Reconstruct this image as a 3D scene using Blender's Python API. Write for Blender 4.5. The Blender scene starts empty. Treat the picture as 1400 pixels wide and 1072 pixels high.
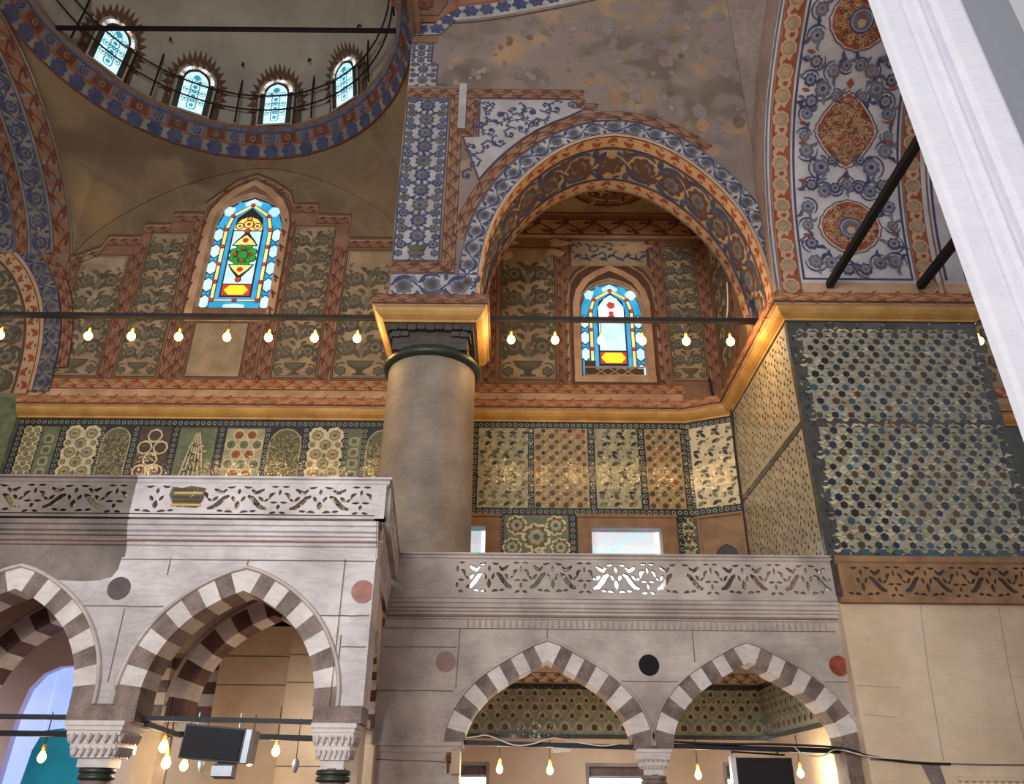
import bpy, math, random
from mathutils import Vector
R = random.Random(7)
pi, cos, sin = math.pi, math.cos, math.sin
col = bpy.context.scene.collection

# ------------------------------------------------------------------ materials
def lin(c):
    return tuple((x / 12.92 if x <= .04045 else ((x + .055) / 1.055) ** 2.4) for x in c)
def hexc(h):
    return lin(tuple(int(h[i:i + 2], 16) / 255 for i in (0, 2, 4)))
MATS = {}
def mat(name, h, rough=.85, var=.22, scale=2.2, h2=None, bump=0, bscale=20, metal=0, veins=0, fine=.12, coat=0):
    m = bpy.data.materials.new(name); m.use_nodes = True
    nt = m.node_tree; N = nt.nodes; L = nt.links
    b = N['Principled BSDF']; b.inputs['Roughness'].default_value = rough; b.inputs['Metallic'].default_value = metal
    b.inputs['Coat Weight'].default_value = coat
    c = hexc(h)
    tc = N.new('ShaderNodeTexCoord')
    def noise(s, det=4, dist=0):
        n = N.new('ShaderNodeTexNoise'); n.inputs['Scale'].default_value = s; n.inputs['Detail'].default_value = det
        n.inputs['Distortion'].default_value = dist
        L.new(tc.outputs['Object'], n.inputs['Vector']); return n
    if h2: c2 = hexc(h2)
    else: c2 = tuple(x * (1 - var) for x in c)
    n1 = noise(scale)
    r1 = N.new('ShaderNodeValToRGB'); r1.color_ramp.elements[0].position = .36; r1.color_ramp.elements[1].position = .64
    r1.color_ramp.elements[0].color = (*c2, 1); r1.color_ramp.elements[1].color = (*c, 1)
    L.new(n1.outputs['Fac'], r1.inputs['Fac'])
    out = r1.outputs['Color']
    if fine:
        n2 = noise(scale * 9, 3)
        mr = N.new('ShaderNodeMapRange'); mr.inputs['To Min'].default_value = 1 - fine * 1.6; mr.inputs['To Max'].default_value = 1 + fine * 1.6
        L.new(n2.outputs['Fac'], mr.inputs['Value'])
        mx = N.new('ShaderNodeMix'); mx.data_type = 'RGBA'; mx.blend_type = 'MULTIPLY'; mx.inputs['Factor'].default_value = 1
        L.new(out, mx.inputs[6]); L.new(mr.outputs[0], mx.inputs[7]); out = mx.outputs[2]
    if veins:
        mp = N.new('ShaderNodeMapping'); mp.inputs['Scale'].default_value = (.55, .55, 2.6); mp.inputs['Rotation'].default_value = (0, .35, .2)
        L.new(tc.outputs['Object'], mp.inputs['Vector'])
        n3 = N.new('ShaderNodeTexNoise'); n3.inputs['Scale'].default_value = 1.3; n3.inputs['Detail'].default_value = 7; n3.inputs['Distortion'].default_value = 1.2
        L.new(mp.outputs[0], n3.inputs['Vector'])
        r3 = N.new('ShaderNodeValToRGB'); e = r3.color_ramp.elements
        e[0].position = .44; e[0].color = (1, 1, 1, 1); e[1].position = .56; e[1].color = (1, 1, 1, 1)
        k = e.new(.5); v = 1 - veins; k.color = (v, v, v * 1.02, 1)
        L.new(n3.outputs['Fac'], r3.inputs['Fac'])
        mx = N.new('ShaderNodeMix'); mx.data_type = 'RGBA'; mx.blend_type = 'MULTIPLY'; mx.inputs['Factor'].default_value = 1
        L.new(out, mx.inputs[6]); L.new(r3.outputs['Color'], mx.inputs[7]); out = mx.outputs[2]
    L.new(out, b.inputs['Base Color'])
    if bump:
        n4 = noise(bscale, 3)
        bp = N.new('ShaderNodeBump'); bp.inputs['Strength'].default_value = bump; bp.inputs['Distance'].default_value = .05
        L.new(n4.outputs['Fac'], bp.inputs['Height']); L.new(bp.outputs[0], b.inputs['Normal'])
    MATS[name] = m
def emit(name, h, s, h2=None, scale=1.5):
    m = bpy.data.materials.new(name); m.use_nodes = True
    nt = m.node_tree; N = nt.nodes; L = nt.links; b = N['Principled BSDF']
    b.inputs['Base Color'].default_value = (*hexc(h), 1); b.inputs['Roughness'].default_value = .3
    b.inputs['Emission Strength'].default_value = s
    if h2:
        tc = N.new('ShaderNodeTexCoord'); n = N.new('ShaderNodeTexNoise'); n.inputs['Scale'].default_value = scale
        r = N.new('ShaderNodeValToRGB'); r.color_ramp.elements[0].position = .4; r.color_ramp.elements[1].position = .6
        r.color_ramp.elements[0].color = (*hexc(h), 1); r.color_ramp.elements[1].color = (*hexc(h2), 1)
        L.new(tc.outputs['Object'], n.inputs['Vector']); L.new(n.outputs['Fac'], r.inputs['Fac']); L.new(r.outputs[0], b.inputs['Emission Color'])
    else: b.inputs['Emission Color'].default_value = (*hexc(h), 1)
    MATS[name] = m

# stone
mat('marble', 'd3ccca', .55, .12, .9, 'aea6a3', veins=.16, fine=.06)
mat('marble_shadowed', '83766c', .6, .25, 1.2, '5f554d', fine=.15)  # marble under a cast shadow, the shadow put into its colour
mat('marble_aged', 'c4b8ad', .55, .2, .8, '9c9188', veins=.1, fine=.08)
mat('marble_beige', 'e6d2b4', .55, .2, .45, 'cdb697', veins=.06, fine=.06)
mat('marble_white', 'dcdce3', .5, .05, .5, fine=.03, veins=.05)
mat('marble_shade', 'a3a6ad', .6, .06, .5, fine=.03)  # white marble again, with the turned-away face's shade put into the colour
mat('stone_brown', '85736a', .65, .4, 3.2, '5f5048', fine=.4)
mat('stone_light', 'd9d2cc', .5, .12, 1.5, 'bdb4ae', veins=.12, fine=.08)
mat('stone_red', '6a4a42', .6, .3, 2, '4e342e', fine=.2)
mat('joint', '7d716a', .9, .3, 3)
mat('granite', '958675', .6, .25, .8, '74685b', fine=.1, veins=.1)
mat('carved_dark', '4b433f', .6, .35, 3, fine=.2)
mat('carved_brown', 'a17e58', .65, .25, 2, '836444', fine=.15)
mat('bronze_green', '3c453d', .4, .3, 4, metal=.3)
mat('porphyry_red', '9a4a34', .45, .3, 6, '7a3526', fine=.25)
mat('porphyry_rose', '8c5a50', .45, .3, 6, fine=.25)
mat('porphyry_dark', '4a3638', .45, .3, 6, fine=.25)
mat('porphyry_black', '101114', .9, .3, 6)
mat('iron', '15131a', .55, .3, 5, metal=.2)
mat('black_plastic', '0d0e12', .5, .2, 5, fine=0)
mat('black_grille', '121319', .75, .3, 40, fine=0)
mat('grey_metal', 'a9b2bb', .4, .1, 4, metal=.3)
mat('cable_black', '1a1714', .6, .2, 6)
mat('cable_white', 'd9d2c4', .6, .1, 6)
mat('gilt', 'cfa24e', .45, .2, 4)
mat('floor_carpet', '7a3a34', .95, .2, 2)
mat('slab', '8d847a', .8, .2, 1)
# painted plaster
mat('plaster_brown', '8d7862', .9, .2, .55, '66563f', fine=.2)
mat('plaster_mauve', '96827a', .9, .2, .5, '7c685c', fine=.22)
mat('ground_dim', '86817d', .9, .2, 1.2, '736e6a', fine=.12)  # greyer ground; on the left arches dim light is put into the colour
mat('marble_flute', 'aea399', .6, .2, 1)
def patchy(name, tones, sc_, warm):
    m = bpy.data.materials.new(name); m.use_nodes = True; nt = m.node_tree; N = nt.nodes; L = nt.links; b = N['Principled BSDF']; b.inputs['Roughness'].default_value = .92
    tc = N.new('ShaderNodeTexCoord'); nz = N.new('ShaderNodeTexNoise'); nz.inputs['Scale'].default_value = 1.6; nz.inputs['Detail'].default_value = 4
    L.new(tc.outputs['Object'], nz.inputs['Vector'])
    ad = N.new('ShaderNodeMix'); ad.data_type = 'VECTOR'; ad.inputs['Factor'].default_value = .32; L.new(tc.outputs['Object'], ad.inputs[4]); L.new(nz.outputs['Color'], ad.inputs[5])
    cols = []
    for k in (1, .47):
        v = N.new('ShaderNodeTexVoronoi'); v.feature = 'SMOOTH_F1'; v.inputs['Scale'].default_value = sc_ * k; v.inputs['Smoothness'].default_value = .55; L.new(ad.outputs[1], v.inputs['Vector'])
        sp = N.new('ShaderNodeSeparateColor'); L.new(v.outputs['Color'], sp.inputs[0]); cols.append(sp)
    mth = N.new('ShaderNodeMath'); mth.operation = 'ADD'; L.new(cols[0].outputs[0], mth.inputs[0]); L.new(cols[1].outputs[1], mth.inputs[1])
    hf = N.new('ShaderNodeMath'); hf.operation = 'MULTIPLY'; hf.inputs[1].default_value = .5; L.new(mth.outputs[0], hf.inputs[0])
    r = N.new('ShaderNodeValToRGB'); e = r.color_ramp.elements; e[0].position = .15; e[0].color = (*hexc(tones[0]), 1); e[1].position = .85; e[1].color = (*hexc(tones[-1]), 1)
    for i, t in enumerate(tones[1:-1]): k = e.new(.15 + .7 * (i + 1) / (len(tones) - 1)); k.color = (*hexc(t), 1)
    L.new(hf.outputs[0], r.inputs['Fac'])
    # large soft drift of tone over the wall
    n2 = N.new('ShaderNodeTexNoise'); n2.inputs['Scale'].default_value = .35; n2.inputs['Detail'].default_value = 3; L.new(tc.outputs['Object'], n2.inputs['Vector'])
    mx = N.new('ShaderNodeMix'); mx.data_type = 'RGBA'; L.new(n2.outputs['Fac'], mx.inputs['Factor']); L.new(r.outputs[0], mx.inputs[6]); mx.inputs[7].default_value = (*hexc(warm), 1)
    L.new(mx.outputs[2], b.inputs['Base Color']); MATS[name] = m
patchy('plaster_worn', ['544639', '6c5d51', '87786c', '8d7c76', '9f8264', 'b98f62'], 2.0, '7d6c60')
patchy('plaster_faded', ['4a3d2d', '6b5942', '86755a', '75624a', '9c8359'], 1.1, '77664f')
mat('patch_ochre', 'a47f5f', .92, .2, .8, '8f6f57', fine=.2)
mat('patch_grey', '867a74', .92, .2, .8, '75675f', fine=.2)
mat('patch_dark', '5a4a3c', .92, .2, .8, fine=.2)
mat('plaster_grey', 'a19d90', .9, .1, .4, '8f8b80', fine=.04)
mat('ground_pale', 'c6c2c4', .88, .12, 1.2, 'aeaaac', fine=.08)
mat('ground_white', 'b0aaa7', .88, .15, 1.2, '979190', fine=.1)
mat('ground_ivory', 'ab9678', .88, .15, 1.2, '8f7c62', fine=.12)
mat('paint_blue', '363b5c', .85, .3, 2.5, '4b4e68', fine=.2)
mat('paint_slate', '6e6f7d', .85, .25, 3, '5a5a66', fine=.2)
mat('paint_lilac', '8a8896', .88, .2, 3, fine=.15)
mat('paint_olive', '4f4a3c', .85, .25, 2.5, '635b49', fine=.2)
mat('paint_grey', '787060', .85, .2, 2.5, fine=.2)
mat('paint_orange', 'b58a62', .85, .2, 1.6, '9a744f', fine=.12)
mat('paint_terra', '8d6a50', .85, .2, 1.6, '785843', fine=.15)
mat('paint_red', '713f30', .85, .25, 2, '5a3025', fine=.15)
mat('paint_brick', '9c5236', .88, .2, 2, '83422c', fine=.15)
mat('paint_cream', 'bda182', .85, .15, 2, 'b39270', fine=.1)
mat('paint_brown', '5d4433', .85, .2, 2, fine=.15)
mat('cornice_ochre', 'c99d58', .7, .15, 1.4, 'b08443', fine=.08)
mat('cornice_pale', 'c9a280', .75, .15, 1.4, 'a8845f', fine=.08)
mat('wood', '876443', .55, .25, 2, '6f5034', fine=.15)
# glazed tiles
def tile(n, h, h2=None, ro=.11): mat('tile_' + n, h, ro, .25, 3.5, h2, bump=.3, bscale=5, fine=.2)
tile('dark', '55564f', '45474a'); tile('cream', 'a8a283', '8f8e72'); tile('sand', 'a8926c', '92805e'); tile('green', '707a5e', '5c664e')
tile('teal', '466067', '41515a'); tile('blue', '2b3440', '394651'); tile('brown', '5d4f3c', '4a3f33'); tile('grey', 'a2a193', '8b8b7e')
tile('pale', 'cfc5a4', 'b9af8d'); tile('rust', '93592f', '7d4d2c'); tile('mauve', '574842'); tile('ash', 'bdb59c', 'a39c86'); tile('moss', '8d9f8e', '76887a', .6); tile('olive', '6e6a45', '5c5a3e'); tile('night', '32352f', '2b2f33')
mat('wall_cream', 'e6d6c2', .8, .08, .5, 'd8c6b0', fine=.04)
mat('wall_pink', 'efdcd6', .8, .1, .5, 'e4cdc6', fine=.05)
mat('teal_cloth', '1aa0c6', .8, .1, 2, fine=.05)
# things that give off light
emit('glass_sky', 'a9d3f2', .92, 'd3e8fa'); emit('glass_blue', '2b8fc4', .8, '47aedb'); emit('glass_yellow', 'ecc95e', .9, 'f5e39a')
emit('glass_gold', 'f2cf2e', 1.05); emit('glass_red', 'b3302a', .7, 'd0523c'); emit('glass_green', '3a9a3a', .65, '2c7d3c'); emit('glass_white', 'e6f1fb', 1.05)
emit('glass_aqua', 'b4e4ea', .95, 'd9f4f8'); emit('glass_cyan', '2e8fb0', .7, '54b9c4'); emit('glass_pink', 'eaa79f', .9, 'f0cdc8'); emit('glass_leaf', '5fae8e', .75)
emit('window_light', 'dcecff', 4.0); emit('window_cloth', 'b4dbe2', .8, 'e6bfc4', 5); emit('window_lilac', '98aefa', 1.1, 'b0befc', .4)
emit('bulb_glow', 'ffcb66', 9)
mat('lead', '3c3836', .7, .2, 5)

# ------------------------------------------------------------------ objects
def link(o, parent=None):
    col.objects.link(o)
    if parent is not None: o.parent = parent
    return o
def world_loc(o):
    v = Vector((0, 0, 0))
    while o is not None: v += o.location; o = o.parent
    return v
def tag(o, label=None, cat=None, group=None, kind=None):
    if label: o['label'] = label
    if cat: o['category'] = cat
    if group: o['group'] = group
    if kind: o['kind'] = kind
    return o
def empty(name, loc, label=None, cat=None, group=None, kind=None):
    o = bpy.data.objects.new(name, None); o.location = loc; o.empty_display_size = .2
    link(o); return tag(o, label, cat, group, kind)

class MB:
    """collects faces with materials; builds ONE mesh object"""
    def __init__(s): s.v = []; s.f = []; s.m = []; s.names = []
    def mi(s, n):
        if n not in s.names: s.names.append(n)
        return s.names.index(n)
    def face(s, pts, m):
        i = len(s.v); s.v += [tuple(p) for p in pts]; s.f.append(tuple(range(i, i + len(pts)))); s.m.append(s.mi(m))
    def mesh(s, verts, faces, m):
        i = len(s.v); s.v += [tuple(p) for p in verts]; k = s.mi(m)
        for f in faces: s.f.append(tuple(i + a for a in f)); s.m.append(k)
    def box(s, x0, x1, y0, y1, z0, z1, m):
        v = [(x, y, z) for x in (x0, x1) for y in (y0, y1) for z in (z0, z1)]
        s.mesh(v, [(0, 1, 3, 2), (4, 6, 7, 5), (0, 4, 5, 1), (2, 3, 7, 6), (0, 2, 6, 4), (1, 5, 7, 3)], m)
    def prism(s, poly, axis, a0, a1, m, cap=True):
        """poly 2-D, extruded along axis: 'x' -> (y,z), 'y' -> (x,z), 'z' -> (x,y)"""
        def P(p, a): return {'x': (a, p[0], p[1]), 'y': (p[0], a, p[1]), 'z': (p[0], p[1], a)}[axis]
        n = len(poly); v = [P(p, a0) for p in poly] + [P(p, a1) for p in poly]
        f = [(i, (i + 1) % n, n + (i + 1) % n, n + i) for i in range(n)]
        if cap: f += [tuple(range(n))[::-1], tuple(range(n, 2 * n))]
        s.mesh(v, f, m)
    def lathe(s, prof, c, m, n=32, smooth=True, a0=0, a1=2 * pi):
        full = abs(a1 - a0 - 2 * pi) < 1e-6; k = n if full else n + 1
        v = [(c[0] + r * cos(a0 + (a1 - a0) * i / n), c[1] + r * sin(a0 + (a1 - a0) * i / n), c[2] + z) for r, z in prof for i in range(k)]
        f = []
        for j in range(len(prof) - 1):
            for i in range(n):
                i2 = (i + 1) % k if full else i + 1
                f.append((j * k + i, j * k + i2, (j + 1) * k + i2, (j + 1) * k + i))
        s.mesh(v, f, m)
    def tube(s, pts, r, m, n=8, sq=None):
        pts = [Vector(p) for p in pts]; v = []; f = []
        up = Vector((0, 0, 1))
        for i, p in enumerate(pts):
            d = (pts[min(i + 1, len(pts) - 1)] - pts[max(i - 1, 0)]).normalized()
            a = d.cross(up)
            if a.length < .05: a = d.cross(Vector((1, 0, 0)))
            a.normalize(); b = a.cross(d).normalized()
            for k in range(n):
                t = 2 * pi * (k + .5) / n
                v.append(p + a * (r * cos(t)) + b * (r * sin(t)))
        for i in range(len(pts) - 1):
            for k in range(n): f.append((i * n + k, i * n + (k + 1) % n, (i + 1) * n + (k + 1) % n, (i + 1) * n + k))
        f += [tuple(range(n))[::-1], tuple((len(pts) - 1) * n + k for k in range(n))]
        s.mesh(v, f, m)
    def build(s, name, parent=None, smooth=False, **t):
        me = bpy.data.meshes.new(name)
        off = world_loc(parent) if parent is not None else Vector((0, 0, 0))
        me.from_pydata([tuple(Vector(p) - off) for p in s.v], [], s.f)
        for n in s.names: me.materials.append(MATS[n])
        me.polygons.foreach_set('material_index', s.m)
        if smooth: me.polygons.foreach_set('use_smooth', [True] * len(s.f))
        me.update()
        o = bpy.data.objects.new(name, me); link(o, parent); tag(o, **t)
        return o

def plane_map(o, U, V):
    o, U, V = Vector(o), Vector(U), Vector(V); n = U.cross(V).normalized()
    return lambda u, v: (o + U * u + V * v, n)
BACK = 25.5
def wallmap(y):  # u = X, v = Z on a wall that faces the viewer (normal -Y)
    return plane_map((0, y, 0), (1, 0, 0), (0, 0, 1))

class Paint(MB):
    """flat painted ornament laid on a surface map (u,v)->(point, normal)"""
    def __init__(s, mp, eps=.005):
        super().__init__(); s.map = mp; s.eps = eps; s.k = 0; s.xf = (0, 0, 1, 0, 1)   # ox, oy, cos, sin, mirror
    def at(s, ox, oy, a=0, mir=1): s.xf = (ox, oy, cos(a), sin(a), mir); return s
    def home(s): s.xf = (0, 0, 1, 0, 1); return s
    def P(s, u, v, L):
        ox, oy, c, d, m = s.xf; u *= m
        p, n = s.map(ox + u * c - v * d, oy + u * d + v * c)
        return p + n * (s.eps * L + s.k * 8e-6)
    def poly(s, pts, m, L):
        s.k += 1; s.face([s.P(u, v, L) for u, v in pts], m)
    def grid(s, u0, u1, v0, v1, m, L, nu=1, nv=1):
        s.k += 1
        vs = [s.P(u0 + (u1 - u0) * i / nu, v0 + (v1 - v0) * j / nv, L) for j in range(nv + 1) for i in range(nu + 1)]
        s.mesh(vs, [(j * (nu + 1) + i, j * (nu + 1) + i + 1, (j + 1) * (nu + 1) + i + 1, (j + 1) * (nu + 1) + i) for j in range(nv) for i in range(nu)], m)
    def stroke(s, pts, w, m, L, taper=False, closed=False):
        n = len(pts); vs = []; s.k += 1
        for i, (u, v) in enumerate(pts):
            a = pts[(i - 1) % n] if (closed or i) else pts[0]; b = pts[(i + 1) % n] if (closed or i < n - 1) else pts[-1]
            dx, dy = b[0] - a[0], b[1] - a[1]; l = math.hypot(dx, dy) or 1
            ww = w / 2 * ((.25 + .75 * sin(pi * (i + .5) / n)) if taper else 1)
            nx, ny = -dy / l * ww, dx / l * ww
            vs += [s.P(u + nx, v + ny, L), s.P(u - nx, v - ny, L)]
        f = [(2 * i, 2 * i + 1, 2 * i + 3, 2 * i + 2) for i in range(n - 1)]
        if closed: f.append((2 * n - 2, 2 * n - 1, 1, 0))
        s.mesh(vs, f, m)
    def scan(s, pts, m, L, n=16):
        """fill an outline in thin slices so that it follows a curved surface"""
        lo, hi = min(p[1] for p in pts), max(p[1] for p in pts); s.k += 1; rows = []
        for j in range(n + 1):
            v = lo + (hi - lo) * min(max(j / n, .002), .998); xs = []
            for a, b in zip(pts, pts[1:] + pts[:1]):
                if (a[1] - v) * (b[1] - v) < 0: xs.append(a[0] + (b[0] - a[0]) * (v - a[1]) / (b[1] - a[1]))
            rows.append((min(xs), max(xs), v) if xs else rows[-1])
        nu = 4
        vs = [s.P(a + (b - a) * i / nu, v, L) for a, b, v in rows for i in range(nu + 1)]
        s.mesh(vs, [(j * (nu + 1) + i, j * (nu + 1) + i + 1, (j + 1) * (nu + 1) + i + 1, (j + 1) * (nu + 1) + i) for j in range(n) for i in range(nu)], m)
    def disc(s, c, r, m, L, n=10, ry=None):
        ry = ry or r
        s.poly([(c[0] + r * cos(2 * pi * i / n), c[1] + ry * sin(2 * pi * i / n)) for i in range(n)], m, L)
    def ring(s, c, r, w, m, L, n=14, ry=None):
        ry = ry or r
        s.stroke([(c[0] + r * cos(2 * pi * i / n), c[1] + ry * sin(2 * pi * i / n)) for i in range(n)], w, m, L, closed=True)
    def lobed(s, c, r, k, m, L, rot=0, d=.18):
        n = k * 4
        s.poly([(c[0] + r * (1 - d + d * abs(sin(k * pi * i / n))) * cos(2 * pi * i / n + rot), c[1] + r * (1 - d + d * abs(sin(k * pi * i / n))) * sin(2 * pi * i / n + rot)) for i in range(n)], m, L)
    def blossom(s, c, r, A, B, C, k=7, rot=0, L=3):
        s.lobed(c, r, k, A, L, rot, .22); s.lobed(c, r * .66, k, B, L + 1, rot + .3, .2); s.disc(c, r * .3, C, L + 2, 7)
    def leaf(s, c, a, l, w, m, L, bend=0):
        n = 6; top = []; bot = []
        for i in range(n + 1):
            t = i / n; x = l * t; b = bend * l * sin(pi * t * .9); h = w / 2 * sin(pi * t) ** .8 if 0 < t < 1 else 0
            top.append((x, b + h)); bot.append((x, b - h))
        ca, sa = cos(a), sin(a)
        s.poly([(c[0] + x * ca - y * sa, c[1] + x * sa + y * ca) for x, y in top + bot[-2:0:-1]], m, L)
    def spiral(s, c, r0, r1, a0, turn, w, m, L, n=14, taper=False):
        pts = []
        for i in range(n + 1):
            t = i / n; r = r0 + (r1 - r0) * t; a = a0 + turn * t
            pts.append((c[0] + r * cos(a), c[1] + r * sin(a)))
        s.stroke(pts, w, m, L, taper)
    # --- composite ornaments
    def scrollband(s, L0, w, base, line, motif, edge=None, per=1.5, L=1, seg=1.0, leafm=None):
        """border running along local +u from 0, v in 0..w"""
        n = max(1, int(L0 / seg)); s.grid(0, L0, 0, w, base, L, n, 1)
        for a, b, mm in ((0, .07, line), (.93, 1, line)) + (((.1, .15, edge), (.85, .9, edge)) if edge else ()):
            s.grid(0, L0, a * w, b * w, mm, L + 1, n, 1)
        p = per * w; k = max(1, round(L0 / p)); p = L0 / k
        lm = leafm or motif
        pts = [(p * k * i / (k * 8), w * (.5 + .2 * sin(2 * pi * i / 8))) for i in range(k * 8 + 1)]
        s.stroke(pts, w * .08, motif, L + 2)
        for i in range(k):
            s.leaf((p * (i + .05), w * .52), .75, p * .42, w * .26, lm, L + 3, .15)
            s.leaf((p * (i + .55), w * .48), -.75, p * .42, w * .26, lm, L + 3, -.15)
            s.leaf((p * (i + .3), w * .3), -.3, p * .3, w * .18, lm, L + 3)
            s.leaf((p * (i + .8), w * .7), .3, p * .3, w * .18, lm, L + 3)
    def trileafband(s, L0, w, base, line, motif, per=1.1, L=1, seg=.6):
        n = max(1, int(L0 / seg)); s.grid(0, L0, 0, w, base, L, n, 1)
        for a, b in ((0, .06), (.94, 1)): s.grid(0, L0, a * w, b * w, line, L + 1, n, 1)
        k = max(1, round(L0 / (per * w))); p = L0 / k
        for i in range(k):
            m = -1 if i % 2 else 1; y = w * (.5 - m * .12)
            s.leaf((p * (i + .1), y), m * .55, p * .75, w * .34, motif, L + 2, m * .1)
            s.leaf((p * (i + .45), w * (.5 + m * .25)), -m * .7, p * .4, w * .2, motif, L + 2)
            s.leaf((p * (i + .3), w * (.5 - m * .3)), m * .1, p * .35, w * .14, motif, L + 2)
    def floralband(s, L0, w, base, line, A, B, C, D, per=1.05, L=1, seg=.5, lined=True):
        n = max(1, int(L0 / seg)); s.grid(0, L0, 0, w, base, L, n, 1)
        if lined:
            for a, b in ((0, .045), (.955, 1)): s.grid(0, L0, a * w, b * w, line, L + 1, n, 1)
        k = max(1, round(L0 / (per * w))); p = L0 / k
        pts = [(p * i / 8, w * (.5 + .27 * sin(pi * i / 8))) for i in range(k * 8 + 1)]
        s.stroke(pts, w * .05, D, L + 2)
        for i in range(k):
            m = 1 if i % 2 == 0 else -1; c = (p * (i + .5), w * (.5 - m * .04))
            s.blossom(c, w * .32, A, B, C, 8, R.random(), L + 3)
            s.spiral(c, w * .43, w * .38, m * .4, m * 2.6, w * .13, D, L + 2, 8, True)
            s.spiral(c, w * .44, w * .4, pi + m * .4, m * 1.9, w * .12, D, L + 2, 7, True)
            e = p * (i + 1)
            s.leaf((e, w * (.5 + m * .1)), m * 2.0, w * .38, w * .17, A, L + 3, .2); s.leaf((e, w * (.5 + m * .1)), m * 1.1, w * .38, w * .17, D, L + 3, -.2)
            s.leaf((e, w * (.5 - m * .2)), -m * 1.5, w * .3, w * .16, D, L + 3)
    def frame(s, x0, y0, x1, y1, w, base='paint_terra', line='paint_red', motif='paint_red', edge='ground_ivory', L=1):
        ox = s.xf
        s.at(x0, y0).scrollband(x1 - x0, w, base, line, motif, edge, L=L); s.at(x0, y1 - w).scrollband(x1 - x0, w, base, line, motif, edge, L=L)
        s.at(x0 + w, y0 + w, pi / 2).scrollband(y1 - y0 - 2 * w, w, base, line, motif, edge, L=L); s.at(x1, y0 + w, pi / 2).scrollband(y1 - y0 - 2 * w, w, base, line, motif, edge, L=L)
        s.home()
    def hband(s, x0, x1, y, w, **k): s.at(x0, y).scrollband(x1 - x0, w, **k); s.home()
    def vband(s, x, y0, y1, w, **k): s.at(x + w, y0, pi / 2).scrollband(y1 - y0, w, **k); s.home()
    def rectline(s, x0, y0, x1, y1, w, m, L):
        s.grid(x0, x1, y0, y0 + w, m, L); s.grid(x0, x1, y1 - w, y1, m, L); s.grid(x0, x0 + w, y0, y1, m, L); s.grid(x1 - w, x1, y0, y1, m, L)
    def vase(s, xc, y, w, m, L):
        pr = [(.30, 0), (.30, .07), (.16, .1), (.12, .2), (.2, .27), (.42, .4), (.5, .5), (.5, .58), (.56, .6), (.56, .68)]
        s.poly([(xc + a * w, y + b * w) for a, b in pr] + [(xc - a * w, y + b * w) for a, b in pr[::-1]], m, L)
    def vasepanel(s, x0, y0, x1, y1, G='ground_ivory', A='paint_olive', B='paint_grey', line='paint_red', cut=None, vase=True):
        w = x1 - x0; xc = (x0 + x1) / 2; s.home()
        s.grid(x0, x1, y0, y1, G, 1); s.rectline(x0, y0, x1, y1, .05, line, 2); s.rectline(x0 + .09, y0 + .09, x1 - .09, y1 - .09, .025, A, 2)
        y = y0 + .14
        if vase:
            s.vase(xc, y, w * .46, A, 3)
            for q in (.16, .24, .31): s.grid(xc - w * q * .62, xc + w * q * .62, y + w * (.1 + q * .5), y + w * (.12 + q * .5), B, 4)
            for d in (-1, 1):
                s.blossom((xc + d * w * .34, y + w * .1), w * .1, A, B, A, 6)
                s.spiral((xc + d * w * .32, y + w * .16), w * .16, w * .1, -pi / 2, d * 3.4, w * .03, A, 3)
            y += w * .34
        rh = w * .52; k = 0
        while y + rh < y1 - .1:
            for d in (-1, 1):
                c = (xc + d * w * .25, y + rh * .5)
                s.spiral(c, w * .05, w * .21, -pi / 2 + (0 if d > 0 else pi), d * 4.6, w * .06, A, 2, 14)
                s.blossom(c, w * .16, A, B, A, 7, k); s.lobed((xc + d * w * .42, y + rh * .1), w * .07, 5, A, 3); s.lobed((xc + d * w * .44, y + rh * .6), w * .05, 5, A, 3); s.leaf((xc + d * w * .06, y + rh * .75), pi / 2 - d * .9, w * .2, w * .09, A, 3, .2 * d); s.leaf((xc + d * w * .46, y + rh * .3), pi / 2 + d * .4, w * .22, w * .08, A, 3, -.2 * d)
                for q in range(3):
                    s.leaf((c[0] + d * w * .1, c[1] + w * (.1 - .1 * q)), (0 if d > 0 else pi) + d * (.9 - .8 * q), w * .15, w * .06, A, 3, .15 * d)
                s.leaf((xc + d * w * .03, y + rh * .08), (.5 if d > 0 else pi - .5), w * .32, w * .11, A, 3, .2 * d)
                s.leaf((xc + d * w * .03, y + rh * .02), (1.0 if d > 0 else pi - 1.0), w * .26, w * .06, A, 3, .15 * d)
                s.leaf((xc + d * w * .4, y + rh * .95), (pi / 2 + d * .5), w * .16, w * .07, B, 3, .2)
            s.leaf((xc, y + rh * .1), pi / 2, w * .3, w * .12, B, 3)
            if k % 2: s.lobed((xc, y + rh * .75), w * .08, 5, A, 3)
            y += rh; k += 1
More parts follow.
